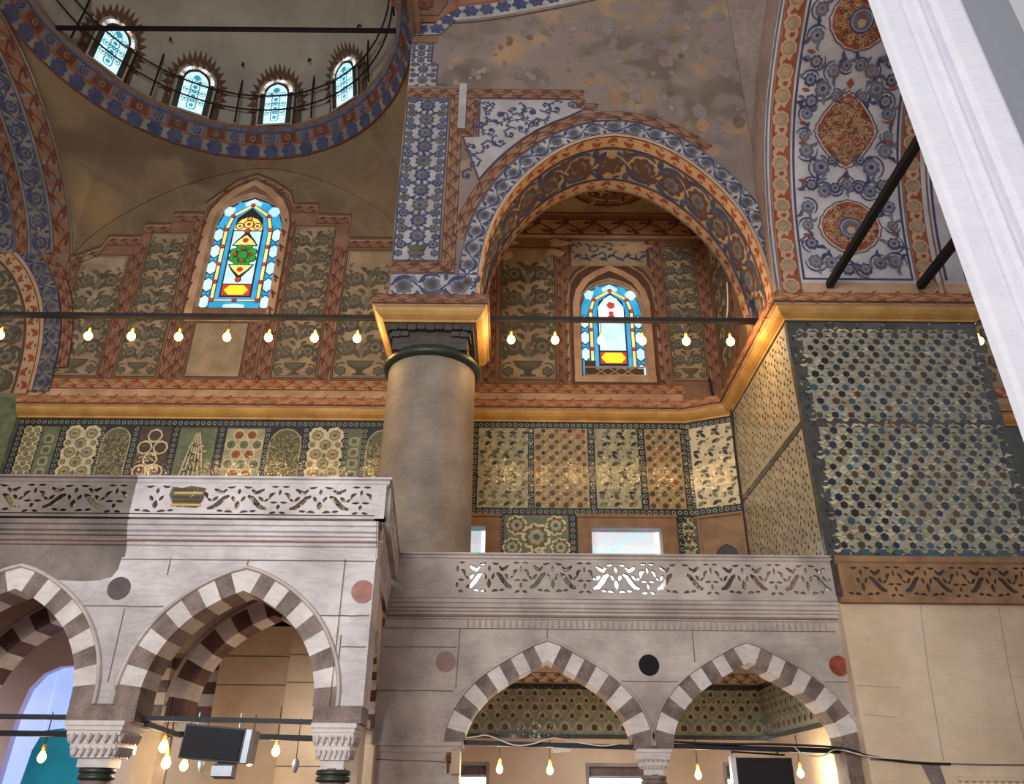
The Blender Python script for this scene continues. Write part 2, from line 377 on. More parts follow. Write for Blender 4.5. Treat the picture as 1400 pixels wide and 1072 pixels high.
    def columnpanel(s, x0, y0, x1, y1, G='ground_white', A='paint_blue', B='paint_slate', C='paint_olive', n=3):
        s.home(); s.grid(x0, x1, y0, y1, G, 1); w = x1 - x0; xc = (x0 + x1) / 2
        st = w * .42; k = int((y1 - y0) / st)
        st = (y1 - y0) / max(k, 1)
        for i in range(k):
            y = y0 + st * (i + .5)
            s.blossom((xc, y), w * .2, A if i % 3 else C, B, C if i % 3 else A, 9, i, 3)
            for d in (-1, 1):
                s.blossom((xc + d * w * .36, y + st * .48), w * .13, C if i % 2 else A, B, A, 7, i, 3)
                s.blossom((xc + d * w * .4, y - st * .05), w * .1, A, B, C, 6, i, 3)
                s.leaf((xc + d * w * .12, y + st * .28), (0.4 if d > 0 else pi - .4), w * .2, w * .07, A, 3, .25 * d)
                s.leaf((xc + d * w * .1, y - st * .3), (-.3 if d > 0 else pi + .3), w * .22, w * .06, A, 3, -.3 * d)
                s.spiral((xc + d * w * .2, y + st * .1), w * .2, w * .16, d * .8 + (0 if d > 0 else pi), d * 2.2, w * .03, B, 2, 8, True)
            s.leaf((xc, y + st * .3), pi / 2, st * .3, w * .09, A, 3)
    def vine(s, c, r, a0, d, m, leafm, w=.05, k=7, L=3):
        s.spiral(c, r, r * .22, a0, d * 5.2, w, m, L, 20)
        for i in range(k):
            t = i / k; rr = r * (1 - .6 * t); a = a0 + d * 4.2 * t
            p = (c[0] + rr * cos(a), c[1] + rr * sin(a))
            s.leaf(p, a + (.5 if i % 2 else 2.6) * d, r * .3, r * .14, leafm, L + 1, .2 * d)
            s.leaf(p, a + (-.4 if i % 2 else 3.4) * d, r * .24, r * .1, leafm, L + 1, -.2 * d)
        s.lobed(c, r * .22, 5, leafm, L + 1)
    def ogive(s, c, w, h, k=5, d=.05, n=44, e=1.0):
        pts = []
        for i in range(n):
            a = 2 * pi * i / n; ca, sa = cos(a), sin(a)
            x = w * (abs(ca) ** e) * (1 if ca > 0 else -1); y = h * (abs(sa) ** (e + .2)) * (1 if sa > 0 else -1)
            q = 1 - d * abs(sin(a * k * 2)); pts.append((c[0] + x * q, c[1] + y * q))
        return pts
# ------------------------------------------------------------------ generic mappings
def polyline(pts):
    S = [0]
    for a, b in zip(pts, pts[1:]): S.append(S[-1] + math.dist(a, b))
    def f(s):
        s = min(max(s, 0), S[-1] - 1e-6); i = 0
        while i < len(S) - 2 and S[i + 1] < s: i += 1
        t = (s - S[i]) / (S[i + 1] - S[i]); a, b = pts[i], pts[i + 1]
        # smoothed tangent
        def tg(j):
            q = pts[max(j - 1, 0)]; r = pts[min(j + 1, len(pts) - 1)]; l = math.dist(q, r); return ((r[0] - q[0]) / l, (r[1] - q[1]) / l)
        t0, t1 = tg(i), tg(i + 1); d = (t0[0] + (t1[0] - t0[0]) * t, t0[1] + (t1[1] - t0[1]) * t); l = math.hypot(*d)
        return (a[0] + (b[0] - a[0]) * t, a[1] + (b[1] - a[1]) * t), (d[0] / l, d[1] / l)
    return f, S[-1]
def smooth(pts, it=2):
    for _ in range(it):
        q = [pts[0]]
        for a, b in zip(pts, pts[1:]):
            q += [(a[0] * .75 + b[0] * .25, a[1] * .75 + b[1] * .25), (a[0] * .25 + b[0] * .75, a[1] * .25 + b[1] * .75)]
        pts = q + [pts[-1]]
    return pts
def archprof(xc, hw, zs, pts):
    """symmetric opening outline, left foot -> apex -> right foot; pts = list of (fraction of half width from centre, height above zs), from foot to apex"""
    left = [(xc - f * hw, zs + h) for f, h in pts]; right = [(xc + f * hw, zs + h) for f, h in pts][::-1]
    return smooth(left, 2) + smooth(right, 2)[1:]
def archmap_face(prof, y):   # u = length along profile, v = offset outwards, on a plane facing -Y
    f, L = polyline(prof)
    def m(u, v):
        p, t = f(u); n = (-t[1], t[0])
        return Vector((p[0] + n[0] * v, y, p[1] + n[1] * v)), Vector((0, -1, 0))
    return m, L
def archmap_soffit(prof, y0):  # u = length along profile, v = depth behind y0
    f, L = polyline(prof)
    def m(u, v):
        p, t = f(u); return Vector((p[0], y0 + v, p[1])), Vector((t[1], 0, -t[0]))
    return m, L
def wall_with_arches(mb, x0, x1, z0, z1, y0, y1, profs, m, msoff):
    """solid wall between y0 and y1 with open-bottomed arches cut through (profs: left to right outlines, feet at own heights go down to z0)"""
    for y in (y0, y1):
        last = x0
        for p in profs:
            if p[0][0] > last: mb.face([(last, y, z0), (p[0][0], y, z0), (p[0][0], y, z1), (last, y, z1)], m)
            mb.face([(p[0][0], y, z0), (p[0][0], y, z0), (p[0][0], y, z0)], m) if 0 else None
            for a, b in zip(p, p[1:]): mb.face([(a[0], y, a[1]), (b[0], y, b[1]), (b[0], y, z1), (a[0], y, z1)], m)
            last = p[-1][0]
        if x1 > last: mb.face([(last, y, z0), (x1, y, z0), (x1, y, z1), (last, y, z1)], m)
    for p in profs:
        q = [(p[0][0], z0)] + p + [(p[-1][0], z0)]
        for a, b in zip(q, q[1:]): mb.face([(a[0], y0, a[1]), (a[0], y1, a[1]), (b[0], y1, b[1]), (b[0], y0, b[1])], msoff)
    mb.face([(x0, y0, z1), (x1, y0, z1), (x1, y1, z1), (x0, y1, z1)], m)
    for x in (x0, x1): mb.face([(x, y0, z0), (x, y1, z0), (x, y1, z1), (x, y0, z1)], m)

# ================================================================== THE SETTING
def vaseband(p, x0, x1, z, w, **k): p.hband(x0, x1, z, w, **k)
TB = dict(base='paint_terra', line='paint_red', motif='paint_red', edge='ground_ivory')
OB = dict(base='paint_orange', line='paint_red', motif='paint_brick', edge='paint_cream')

# ---- floors
mb = MB(); mb.box(-26, 24, -2, 30, -.3, 0, 'floor_carpet'); mb.build('floor', kind='structure')
mb = MB(); mb.box(-26, -3.0, 14.6, 18.8, 5.3, 5.75, 'slab'); mb.box(-26, -2.5, 18.8, 25.5, 5.3, 5.75, 'slab'); mb.box(-2.5, 22, 18.8, 25.5, 5.3, 5.75, 'slab'); mb.build('floor_gallery', kind='structure')

# ---- back wall with its window openings
def slab_with_holes(mb, x0, x1, z0, z1, y0, y1, holes, m, mrev):
    """holes: list of outlines (list of (x,z), left foot up over to right foot) with sill at the feet"""
    last = x0
    for h in holes:
        a, b = h[0], h[-1]
        for y in (y0, y1):
            mb.face([(last, y, z0), (a[0], y, z0), (a[0], y, z1), (last, y, z1)], m)
            mb.face([(a[0], y, z0), (b[0], y, z0), (b[0], y, b[1]), (a[0], y, a[1])], m)
            for p, q in zip(h, h[1:]): mb.face([(p[0], y, p[1]), (q[0], y, q[1]), (q[0], y, z1), (p[0], y, z1)], m)
        q = h + [h[0]]
        for c, d in zip(q, q[1:]): mb.face([(c[0], y0, c[1]), (c[0], y1, c[1]), (d[0], y1, d[1]), (d[0], y0, d[1])], mrev)
        last = b[0]
    for y in (y0, y1): mb.face([(last, y, z0), (x1, y, z0), (x1, y, z1), (last, y, z1)], m)
def winoutline(xc, hw, z0, zs, za):
    H = za - zs
    left = [(xc - hw, z0), (xc - hw, zs)] + [(xc - hw * f, zs + H * h) for f, h in ((.97, .24), (.86, .5), (.66, .73), (.4, .88), (0, 1))]
    return left + [(2 * xc - x, z) for x, z in left[-2::-1]]
LW = winoutline(-10.85, 1.42, 18.3, 22.3, 24.05)
RW = winoutline(3.8, 1.24, 15.45, 18.5, 19.85)
def rect(x0, x1, z0, z1): return [(x0, z0), (x0, z1), (x1, z1), (x1, z0)]
mb = MB()
slab_with_holes(mb, -17.6, 22, 14, 30, BACK, BACK + .9, [LW, RW], 'plaster_faded', 'cornice_pale')
slab_with_holes(mb, -17.6, 22, 5.75, 14, BACK, BACK + .9, [rect(-2.6, -.84, 7.3, 9.7), rect(2.68, 5.02, 7.3, 9.7)], 'tile_dark', 'ground_white')
slab_with_holes(mb, -3.2, 22, 0, 5.75, BACK, BACK + .9, [rect(-2.6, -.66, .4, 2.5), rect(2.34, 4.16, .4, 2.5), rect(6.35, 7.15, .4, 2.55)], 'wall_cream', 'ground_white')
wall_back = mb.build('wall_back', kind='structure')

# painted upper part of the back wall
steps = [(-17.5, 20.68), (-16.47, 21.2), (-16.3, 21.72), (-14.97, 21.72), (-14.96, 22.36), (-13.92, 22.36), (-13.9, 22.94), (-12.7, 22.94), (-12.68, 23.5), (-12.3, 23.93), (-11.6, 24.7), (-10.85, 25.05),
         (-10.1, 24.7), (-9.3, 24.1), (-9.1, 23.48), (-8.08, 23.47), (-8.02, 22.93), (-6.67, 22.91), (-6.6, 21.72), (-3.7, 21.7)]
p = Paint(wallmap(BACK))
def around(p, x0, x1, zlo, ztop, out, m, L):
    """fills x0..x1, zlo..ztop(x) with paint, leaving the window outline open"""
    xs = sorted(set([x0, x1] + [x for x, z in out if x0 < x < x1] + [x for x, z in getattr(ztop, 'pts', []) if x0 < x < x1]))
    f = lambda x, pts: next((a[1] + (b[1] - a[1]) * (x - a[0]) / ((b[0] - a[0]) or 1) for a, b in zip(pts, pts[1:]) if a[0] <= x <= b[0] and b[0] > a[0]), pts[-1][1])
    W0, W1, WZ = out[0][0], out[-1][0], out[0][1]
    for a, b in zip(xs, xs[1:]):
        e = 1e-4; ta, tb = ztop(a + e), ztop(b - e)
        if a >= W0 - e and b <= W1 + e:
            p.poly([(a, zlo), (b, zlo), (b, WZ), (a, WZ)], m, L)
            up = out[1:-1]; p.poly([(a, f(a + e, up)), (b, f(b - e, up)), (b, tb), (a, ta)], m, L)
        else: p.poly([(a, zlo), (b, zlo), (b, tb), (a, ta)], m, L)
def ztop(x): return next((a[1] + (b[1] - a[1]) * (x - a[0]) / (b[0] - a[0]) for a, b in zip(steps, steps[1:]) if a[0] <= x <= b[0]), steps[-1][1])
ztop.pts = steps
around(p, steps[0][0], steps[-1][0], 14.3, ztop, LW, 'paint_terra', .4)
def offs(d): return [(x, z - d) for x, z in steps]
p.stroke(steps, .1, 'paint_brown', 2); p.stroke([(x, z - .16) for x, z in steps], .05, 'ground_ivory', 2); p.stroke([(x, z - .5) for x, z in steps], .05, 'paint_red', 2)
for a, b in zip(steps, steps[1:]):
    l = b[0] - a[0]; k = int(l / .42)
    for i in range(k):
        t = (i + .5) / k; x = a[0] + l * t; z = a[1] + (b[1] - a[1]) * t - .33
        p.leaf((x - .15, z), .3, .3, .12, 'paint_red', 3, .2); p.leaf((x, z - .03), -.4, .24, .09, 'paint_brown', 3)
for x in (-15.17, -7.17 + .02, -4.6): p.vband(x, 15.15, 21.3 if x < -14 else 21.2, .5, **TB)
for x in (-12.98, -9.4): p.vband(x, 15.15, 22.6, .5, **TB)
p.vband(-17.62, 15.15, 20.4, .42, **TB)
p.hband(-17.6, -3.7, 14.76, .42, **OB)
p.grid(-17.6, -3.7, 14.2, 14.74, 'cornice_pale', 2)
# border round the tall window
wf = [(-12.42, 17.9)] + [(-12.42, 22.4), (-12.3, 23), (-12.0, 23.55), (-11.5, 24.1), (-10.85, 24.55)]; wf = wf + [(2 * -10.85 - x, z) for x, z in wf[-2::-1]]
p.stroke(wf, .3, 'cornice_pale', 3); p.stroke([(x + (.2 if x > -10.85 else -.2 if x < -10.85 else 0), z + (.2 if z > 23 else 0)) for x, z in wf], .06, 'paint_brown', 4)
p.build('painted_frame', wall_back)
for x0, z0, x1, z1, G in ((-17.12, 15.24, -15.22, 20.75, 'ground_ivory'), (-14.6, 15.24, -13.06, 21.9, 'ground_ivory'), (-8.86, 15.24, -7.2, 22.3, 'ground_ivory'), (-6.62, 15.24, -4.62, 21.1, 'ground_ivory')):
    q = Paint(wallmap(BACK), .006); q.eps = .008; q.vasepanel(x0, z0, x1, z1, G, 'paint_olive', 'paint_grey', 'paint_brown'); q.build('painted_panel', wall_back)
q = Paint(wallmap(BACK), .008); q.grid(-12.04, -9.98, 15.24, 17.62, 'ground_ivory', 3); q.rectline(-12.04, 15.24, -9.98, 17.62, .05, 'paint_brown', 4)
q.hband(-12.5, -9.5, 17.66, .2, base='cornice_pale', line='paint_red', motif='cornice_pale'); q.vband(-12.5, 15.2, 17.6, .4, **TB); q.vband(-9.92, 15.2, 17.6, .4, **TB)
q.build('blank_panel', wall_back)
# right bay
p = Paint(wallmap(BACK), .006)
around(p, -3.5, 7.6, 14.3, lambda x: 23.0, RW, 'paint_terra', .4); p.grid(-3.5, 6.2, 14.2, 14.74, 'cornice_pale', 2)
p.hband(-1.2, 6.3, 14.72, .38, **OB)
p.hband(-1.5, 7.6, 21.95, .8, base='paint_orange', line='paint_red', motif='paint_red', edge='paint_cream'); p.grid(-1.5, 7.6, 21.78, 21.93, 'cornice_pale', 2)
for x in (-1.05, 1.72, 5.43, 7.25): p.vband(x, 15.12, 21.75, .42, **TB)
around(p, 2.2, 5.42, 15.12, lambda x: 21.7, RW, 'paint_brown', .8)
wf = [(2.44, 15.25), (2.44, 18.6), (2.56, 19.2), (2.85, 19.7), (3.3, 20.05), (3.8, 20.3)]; wf = wf + [(7.6 - x, z) for x, z in wf[-2::-1]]
p.stroke(wf, .26, 'cornice_pale', 4)
for d, m in ((.2, 'paint_red'), (.34, 'ground_ivory'), (.55, 'paint_terra')): p.stroke([(x + (d if x > 3.81 else -d if x < 3.79 else 0), z + (d if z > 18.8 else 0)) for x, z in wf], .07 if d < .5 else .26, m, 3)
p.poly([(2.3, 20.4), (5.3, 20.4), (5.3, 21.65), (2.3, 21.65)], 'ground_ivory', 3)
for i in range(9):
    p.spiral((2.5 + i * .33, 21.1 + .18 * (-1) ** i), .05, .26, i, 4.5 * (-1) ** i, .07, 'paint_blue', 4); p.leaf((2.4 + i * .33, 20.75), .4 * (-1) ** i, .4, .14, 'paint_blue', 4, .2); p.leaf((2.45 + i * .33, 21.35), 2 + .3 * i, .3, .12, 'paint_olive', 4)
for k in range(12):   # bare repaired plaster
    cx, cz = -.4 + R.random() * 6, 20.2 + R.random() * 1.5 + (0 if k % 3 else .6)
    if cx > 1.2 and cz < 21: continue
    p.poly([(cx + R.uniform(.2, .7) * cos(a * pi / 4), cz + R.uniform(.08, .3) * sin(a * pi / 4)) for a in range(8)], 'paint_cream', 6)
p.grid(2.3, 5.3, 15.2, 15.44, 'cornice_pale', 4)
p.build('painted_frame', wall_back)
for x0, z0, x1, z1 in ((-.48, 15.26, 1.64, 21.3), (5.9, 15.26, 7.2, 21.4)):
    q = Paint(wallmap(BACK), .008); q.vasepanel(x0, z0, x1, z1, 'ground_ivory', 'paint_olive', 'paint_grey', 'paint_brown'); q.build('painted_panel', wall_back)
# strip of the wall to the right of the pier
p = Paint(wallmap(BACK), .008); p.grid(12.9, 21, 14.2, 26, 'ground_ivory', 1)
for i in range(9):
    for j in range(17): p.blossom((13.3 + i * .85 + (j % 2) * .4, 15.6 + j * .6), .3, 'paint_olive', 'paint_grey', 'paint_olive', 6, i)
p.hband(13, 21, 14.7, .42, **OB); p.hband(13, 21, 21.9, .5, **TB)
p.build('painted_panel', wall_back)

# ---- cornice that runs round the bay and the pier
def sweep(mb, path, prof, mats, closed=False):
    n = len(path); N = []
    for i in range(n):
        def nrm(a, b): dx, dy = b[0] - a[0], b[1] - a[1]; l = math.hypot(dx, dy); return Vector((dy / l, -dx / l))
        a = nrm(path[i - 1], path[i]) if (closed or i) else None; b = nrm(path[i], path[(i + 1) % n]) if (closed or i < n - 1) else None
        if a is None: m = b
        elif b is None: m = a
        else: m = (a + b) / (1 + a.dot(b))
        N.append(m)
    ring = [[(path[i][0] + N[i].x * q, path[i][1] + N[i].y * q, z) for q, z in prof] for i in range(n)]
    for i in range(n if closed else n - 1):
        A, B = ring[i], ring[(i + 1) % n]
        for k in range(len(prof) - 1): mb.face([A[k], B[k], B[k + 1], A[k + 1]], mats[k])
CP = [(0, 14.34), (.3, 14.3), (.4, 14.26), (.4, 13.98), (.36, 13.95), (.33, 13.92), (.29, 13.9), (.27, 13.8), (.2, 13.71), (.1, 13.64), (.06, 13.62), (.06, 13.55), (0, 13.52)]
CM = ['cornice_pale', 'cornice_pale', 'paint_orange', 'paint_red', 'paint_cream', 'paint_cream', 'cornice_ochre', 'cornice_ochre', 'cornice_ochre', 'cornice_ochre', 'cornice_ochre', 'tile_dark']
cpath = [(-17.6, BACK), (6.16, BACK), (7.65, 24.85), (7.65, 18.7), (12.9, 18.7), (12.9, BACK), (21, BACK)]
mb = MB(); sweep(mb, cpath, CP, CM); cornice = mb.build('trim_cornice', kind='structure')
def offpath(path, q):
    out = []
    for i, P0 in enumerate(path):
        def nrm(a, b): dx, dy = b[0] - a[0], b[1] - a[1]; l = math.hypot(dx, dy); return Vector((dy / l, -dx / l))
        a = nrm(path[i - 1], P0) if i else None; b = nrm(P0, path[i + 1]) if i < len(path) - 1 else None
        m = b if a is None else a if b is None else (a + b) / (1 + a.dot(b)); out.append((P0[0] + m.x * q, P0[1] + m.y * q))
    return out
cp = offpath(cpath, .4)
for a, b in zip(cp[:5], cp[1:6]):
    l = math.dist(a, b); U = ((b[0] - a[0]) / l, (b[1] - a[1]) / l, 0)
    q = Paint(plane_map((a[0], a[1], 0), U, (0, 0, 1)), .004)
    q.at(0, 13.99).scrollband(l, .26, 'paint_orange', 'paint_red', 'paint_brick', None, per=2.6, L=1, seg=2); q.build('scroll_moulding', cornice)

# ---- tiles on the back wall of the gallery
T = {}
def rings(p, x0, x1, z0, z1, L=2, st=.2):
    p.grid(x0, x1, z0, z1, 'tile_night', 1); n = max(1, int((x1 - x0) / st)); m = max(1, int((z1 - z0) / st))
    for i in range(n):
        for j in range(m): p.ring((x0 + (x1 - x0) * (i + .5) / n, z0 + (z1 - z0) * (j + .5) / m), .06, .025, 'tile_grey', L, 7)
def leaftiles(p, x0, x1, z0, z1, G='tile_cream'):
    p.grid(x0, x1, z0, z1, G, 2); nx = max(2, round((x1 - x0) / .44)); dx = (x1 - x0) / nx; nz = round((z1 - z0) / .24); dz = (z1 - z0) / nz
    for j in range(nz):
        for i in range(nx):
            x = x0 + dx * (i + .3 + (.4 if j % 2 else 0)); z = z0 + dz * (j + .5); m = R.choice(['tile_brown', 'tile_green', 'tile_night', 'tile_night'])
            p.leaf((x - .09, z - .06), .7 if j % 3 == 0 else (2.3 if j % 3 == 1 else 0), .26, .13, m, 3)
            p.disc((x + dx * .3, z + dz * .2), .06, R.choice(['tile_olive', 'tile_brown', 'tile_green']), 3, 6)
            p.leaf((x + dx * .1, z - dz * .35), R.random() * 6, .15, .05, 'tile_olive', 3, .2); p.leaf((x + dx * .45, z - dz * .2), R.random() * 6, .14, .05, 'tile_pale', 3, .2)
def dottiles(p, x0, x1, z0, z1, G='tile_sand', A=('tile_brown', 'tile_night', 'tile_brown', 'tile_rust')):
    p.grid(x0, x1, z0, z1, G, 2); nx = max(2, round((x1 - x0) / .42)); dx = (x1 - x0) / nx; nz = round((z1 - z0) / .21); dz = (z1 - z0) / nz
    for j in range(nz):
        for i in range(nx):
            x = x0 + dx * (i + .3 + (.4 if j % 2 else 0)); z = z0 + dz * (j + .5)
            p.lobed((x, z), .105 if j % 2 == 0 else .08, 6, A[0] if R.random() < .7 else R.choice(A), 3)
            p.leaf((x + .1, z), .2, .15, .045, 'tile_olive', 3, .3); p.leaf((x - .08, z - .04), 3.6, .13, .04, 'tile_olive', 3, .3)
            p.leaf((x + dx * .5, z + .02), R.random() * 6, .12, .04, 'tile_pale', 3)
bp = Paint(wallmap(BACK), .006)
rings(bp, -17.5, -3.6, 13.25, 13.55); rings(bp, -1.6, 6.16, 13.32, 13.55)
for x0, x1 in ((-1.4, -1.16), (.58, .79), (2.67, 2.92), (4.43, 4.69), (5.94, 6.16)): rings(bp, x0, x1, 10.3, 13.32)
rings(bp, -3, 6.2, 10.1, 10.36)
for x0, x1 in ((-.42, -.22), (1.92, 2.22), (5.6, 5.75), (6.1, 6.25)): rings(bp, x0, x1, 6, 10.1)
for x0, x1 in ((-17.5, -17.2), (-15.95, -15.7), (-14.5, -14.36), (-13.4, -13.1), (-12, -11.7), (-10.4, -10.05), (-8.7, -8.48), (-7.39, -7.13), (-5.93, -5.78), (-5.26, -5.07)): rings(bp, x0, x1, 9.6, 13.25)
bp.build('tile_border', wall_back)
for i, (x0, x1) in enumerate(((-1.16, .58), (.79, 2.67), (2.92, 4.43), (4.69, 5.94))):
    q = Paint(wallmap(BACK), .006); (leaftiles if i % 2 == 0 else dottiles)(q, x0, x1, 10.36, 13.32); q.build('tile_panel', wall_back)
q = Paint(wallmap(BACK), .006); q.grid(-.22, 1.92, 6, 10.1, 'tile_green', 2)
for c, r in (((.2, 9.75), .36), ((1.5, 9.75), .36), ((.85, 9.35), .5), ((.05, 9.0), .34), ((1.65, 9.0), .34), ((.85, 8.5), .45), ((.2, 8.2), .36), ((1.5, 8.2), .36)):
    q.lobed(c, r, 9, 'tile_pale', 3, 0, .15); q.lobed(c, r * .8, 9, 'tile_olive', 4); q.lobed(c, r * .55, 7, 'tile_cream', 5); q.disc(c, r * .22, 'tile_teal', 6)
    for a in range(7): q.leaf((c[0] + r * .6 * cos(a * .9), c[1] + r * .6 * sin(a * .9)), a * .9, r * .3, r * .14, 'tile_brown', 6)
q.build('tile_panel', wall_back)
q = Paint(wallmap(BACK), .006); leaftiles(q, 5.75, 6.1, 6, 10.05); q.build('tile_panel', wall_back)
def honey(q, x0, x1, z0, z1, n, alt):
    q.grid(x0, x1, z0, z1, 'tile_mauve' if not alt else 'tile_cream', 2)
    d = (x1 - x0) / n; k = 0; z = z1 - d * .55
    while z > z0:
        for i in range(n + (0 if k % 2 else -1)):
            c = (x0 + d * (i + .5 + (0 if k % 2 else .5)), z); m = 'tile_mauve' if not alt else ('tile_rust' if k % 2 == 0 else 'tile_green')
            q.lobed(c, d * .34, 6, m, 4, pi / 6, .1); q.ring(c, d * .44, d * .12, 'tile_pale', 3, 8)
            q.leaf((c[0] - d * .12, c[1]), 0, d * .24, d * .12, 'tile_brown', 5)
        z -= d * .82; k += 1
def archpanel(q, x0, x1, z0, z1, m, m2):
    xc = (x0 + x1) / 2; w = (x1 - x0) / 2
    o = [(x0, z0), (x0, z1 - w * 1.1)] + [(xc - w * f, z1 - w * 1.1 * h) for f, h in ((.93, .6), (.72, .3), (.45, .1), (0, 0))]; o += [(2 * xc - x, z) for x, z in o[-2::-1]]
    q.grid(x0 - .05, x1 + .05, z0, z1 + .05, 'tile_night', 1); q.poly(o, m, 2); q.stroke(o, .05, m2, 3)
    z = z0 + .1; k = 0
    while z < z1 - w * .6:
        for i in range(4):
            x = x0 + (x1 - x0) * (i + .3 + .4 * (k % 2)) / 4
            q.spiral((x, z), .04, .13, k + i, 4, .03, m2, 3, 8); q.leaf((x, z), R.random() * 6, .2, .06, 'tile_brown', 3, .2)
        z += .21; k += 1
def lobedpanel(q, x0, x1, z0, z1):
    w = x1 - x0; xc = (x0 + x1) / 2; q.grid(x0, x1, z0, z1, 'tile_night', 2); z = z1 - w * .2; k = 0
    while z > z0:
        cs = ((xc - w * .28, z), (xc + w * .28, z)) if k % 2 == 0 else ((xc, z), (xc - w * .46, z), (xc + w * .46, z))
        for c in cs:
            if not (x0 + .1 < c[0] < x1 - .1): r = w * .14
            else: r = w * .28
            c = (min(max(c[0], x0 + r * .9), x1 - r * .9), c[1])
            q.lobed(c, r, 8, 'tile_pale', 3, .2, .12); q.lobed(c, r * .68, 8, 'tile_cream', 4); q.ring(c, r * .5, .03, 'tile_olive', 5, 10); q.leaf((c[0] - r * .3, c[1]), 0, r * .6, r * .3, 'tile_rust', 5)
        q.leaf((xc, z - w * .25), -pi / 2, w * .18, w * .13, 'tile_green', 5); z -= w * .3; k += 1
def treepanel(q, x0, x1, z0, z1):
    xc = (x0 + x1) / 2; w = x1 - x0; q.grid(x0, x1, z0, z1, 'tile_green', 2)
    for i in range(-5, 6):
        a = i / 5; q.stroke([(xc + a * w * .5 * t ** .7, z1 - .1 - (z1 - z0) * t) for t in (.02, .1, .25, .45, .7, 1)], .045, 'tile_pale' if i % 2 else 'tile_olive', 3)
        for k in range(9):
            t = .15 + .09 * k; q.leaf((xc + a * w * .5 * t ** .7, z1 - .1 - (z1 - z0) * t), R.random() * 6, .14, .06, R.choice(['tile_brown', 'tile_pale', 'tile_night']), 4)
Z0, Z1 = 9.6, 13.2
for x0, x1, kind in ((-17.2, -16.6, 'lobed'), (-16.55, -15.95, 'narrow'), (-15.7, -14.5, 'lobed'), (-14.36, -13.4, 'arch'), (-13.1, -12, 'honey'), (-11.7, -10.4, 'tree'), (-10.05, -8.7, 'honey2'), (-8.48, -7.39, 'arch'), (-7.13, -5.93, 'lobed'), (-5.78, -5.26, 'narrow'), (-5.07, -3.9, 'arch')):
    q = Paint(wallmap(BACK), .006)
    if kind == 'lobed': lobedpanel(q, x0, x1, Z0, Z1)
    elif kind == 'narrow':
        q.grid(x0, x1, Z0, Z1, 'tile_green', 2); z = Z0 + .2
        while z < Z1 - .1:
            q.ogive; q.lobed(((x0 + x1) / 2, z), .2, 4, 'tile_cream', 3); q.lobed(((x0 + x1) / 2, z), .13, 4, 'tile_green', 4); q.leaf(((x0 + x1) / 2 - .06, z), 0, .12, .08, 'tile_brown', 5); z += .42
    elif kind == 'arch': archpanel(q, x0, x1, Z0, Z1, 'tile_olive', 'tile_cream')
    elif kind == 'honey': honey(q, x0, x1, Z0, Z1, 2, False)
    elif kind == 'honey2': honey(q, x0, x1, Z0, Z1, 3, True)
    else: treepanel(q, x0, x1, Z0, Z1)
    q.build('tile_panel', wall_back)
# chamfered corner between the back wall and the pier
cu = Vector((1.49, -.65, 0)).normalized(); mb = MB()
mb.prism([(6.16, BACK), (7.65, 24.85), (7.65, BACK)], 'z', 5.75, 13.55, 'tile_dark'); chamfer = mb.build('wall_corner', kind='structure')
cmap = plane_map((6.16, BACK, 0), cu, (0, 0, 1))
q = Paint(cmap, .006); rings(q, 0, 1.62, 10.1, 10.36); rings(q, 0, .12, 10.36, 13.5); rings(q, 0, 1.62, 13.32, 13.5); q.build('tile_border', chamfer)
q = Paint(cmap, .006); leaftiles(q, .12, 1.6, 10.36, 13.32, 'tile_pale'); q.build('tile_panel', chamfer)
q = Paint(cmap, .03); q.grid(.1, 1.62, 6, 10.08, 'wood', 1)
o = [(.5, 6), (.5, 8.55), (.58, 8.85), (.75, 9.02), (.95, 9.1), (1.15, 9.02), (1.32, 8.85), (1.4, 8.55), (1.4, 6)]
q.stroke([(x * 1.0, z) for x, z in o], .12, 'wood', 3); q.poly(o, 'black_plastic', 2); q.rectline(.1, 6, 1.62, 10.08, .08, 'wood', 3)  # the opening's dark inside is painted as a flat black sheet
q.build('wooden_niche', chamfer)

# ---- the pier on the right
mb = MB(); mb.box(7.65, 12.9, 18.7, BACK, 5.75, 13.56, 'tile_dark'); mb.box(7.65, 12.9, 18.9, BACK, 13.56, 30, 'plaster_mauve')
mb.box(7.6, 24, 18.4, 24.8, 0, 5.7, 'marble_beige'); wall_pier = mb.build('wall_pier', kind='structure')
front = wallmap(18.7)
def piertiles(q, x0, x1, z0, z1):
    q.grid(x0, x1, z0, z1, 'tile_grey', 2); nx = round((x1 - x0) / .43); dx = (x1 - x0) / nx; nz = round((z1 - z0) / .2); dz = (z1 - z0) / nz
    for j in range(nz):
        h = R.random(); big = ['tile_night', 'tile_brown', 'tile_blue', 'tile_teal'] if z0 + dz * j < 11.4 else ['tile_night', 'tile_night', 'tile_mauve', 'tile_blue']
        for i in range(nx):
            x = x0 + dx * (i + .2 + [0, .5, .25, .75][j % 4] * .9); z = z0 + dz * (j + .5)
            if x > x1 - .05: continue
            m = R.choice(big); q.lobed((x, z), .1 * R.uniform(.85, 1.1), 6, m, 4)
            lt = R.choice(['tile_pale', 'tile_cream', 'tile_pale', 'tile_sand']) if z < 11 else R.choice(['tile_cream', 'tile_grey', 'tile_sand', 'tile_pale'])
            q.leaf((x + .06, z + .06), .3, .24, .085, lt, 3, .3); q.leaf((x - .05, z - .06), 3.3, .24, .085, lt, 3, .3); q.leaf((x + .02, z + .1), 2.6, .2, .07, lt, 3)
            q.leaf((x + .12, z - .02), -.4, .14, .045, R.choice(['tile_teal', 'tile_olive', 'tile_night', lt]), 3); q.leaf((x - .22, z), R.uniform(-.4, .4), .12, .04, lt, 3)
q = Paint(front, .006); piertiles(q, 8.0, 12.6, 10.55, 13.2); q.build('tile_panel', wall_pier)
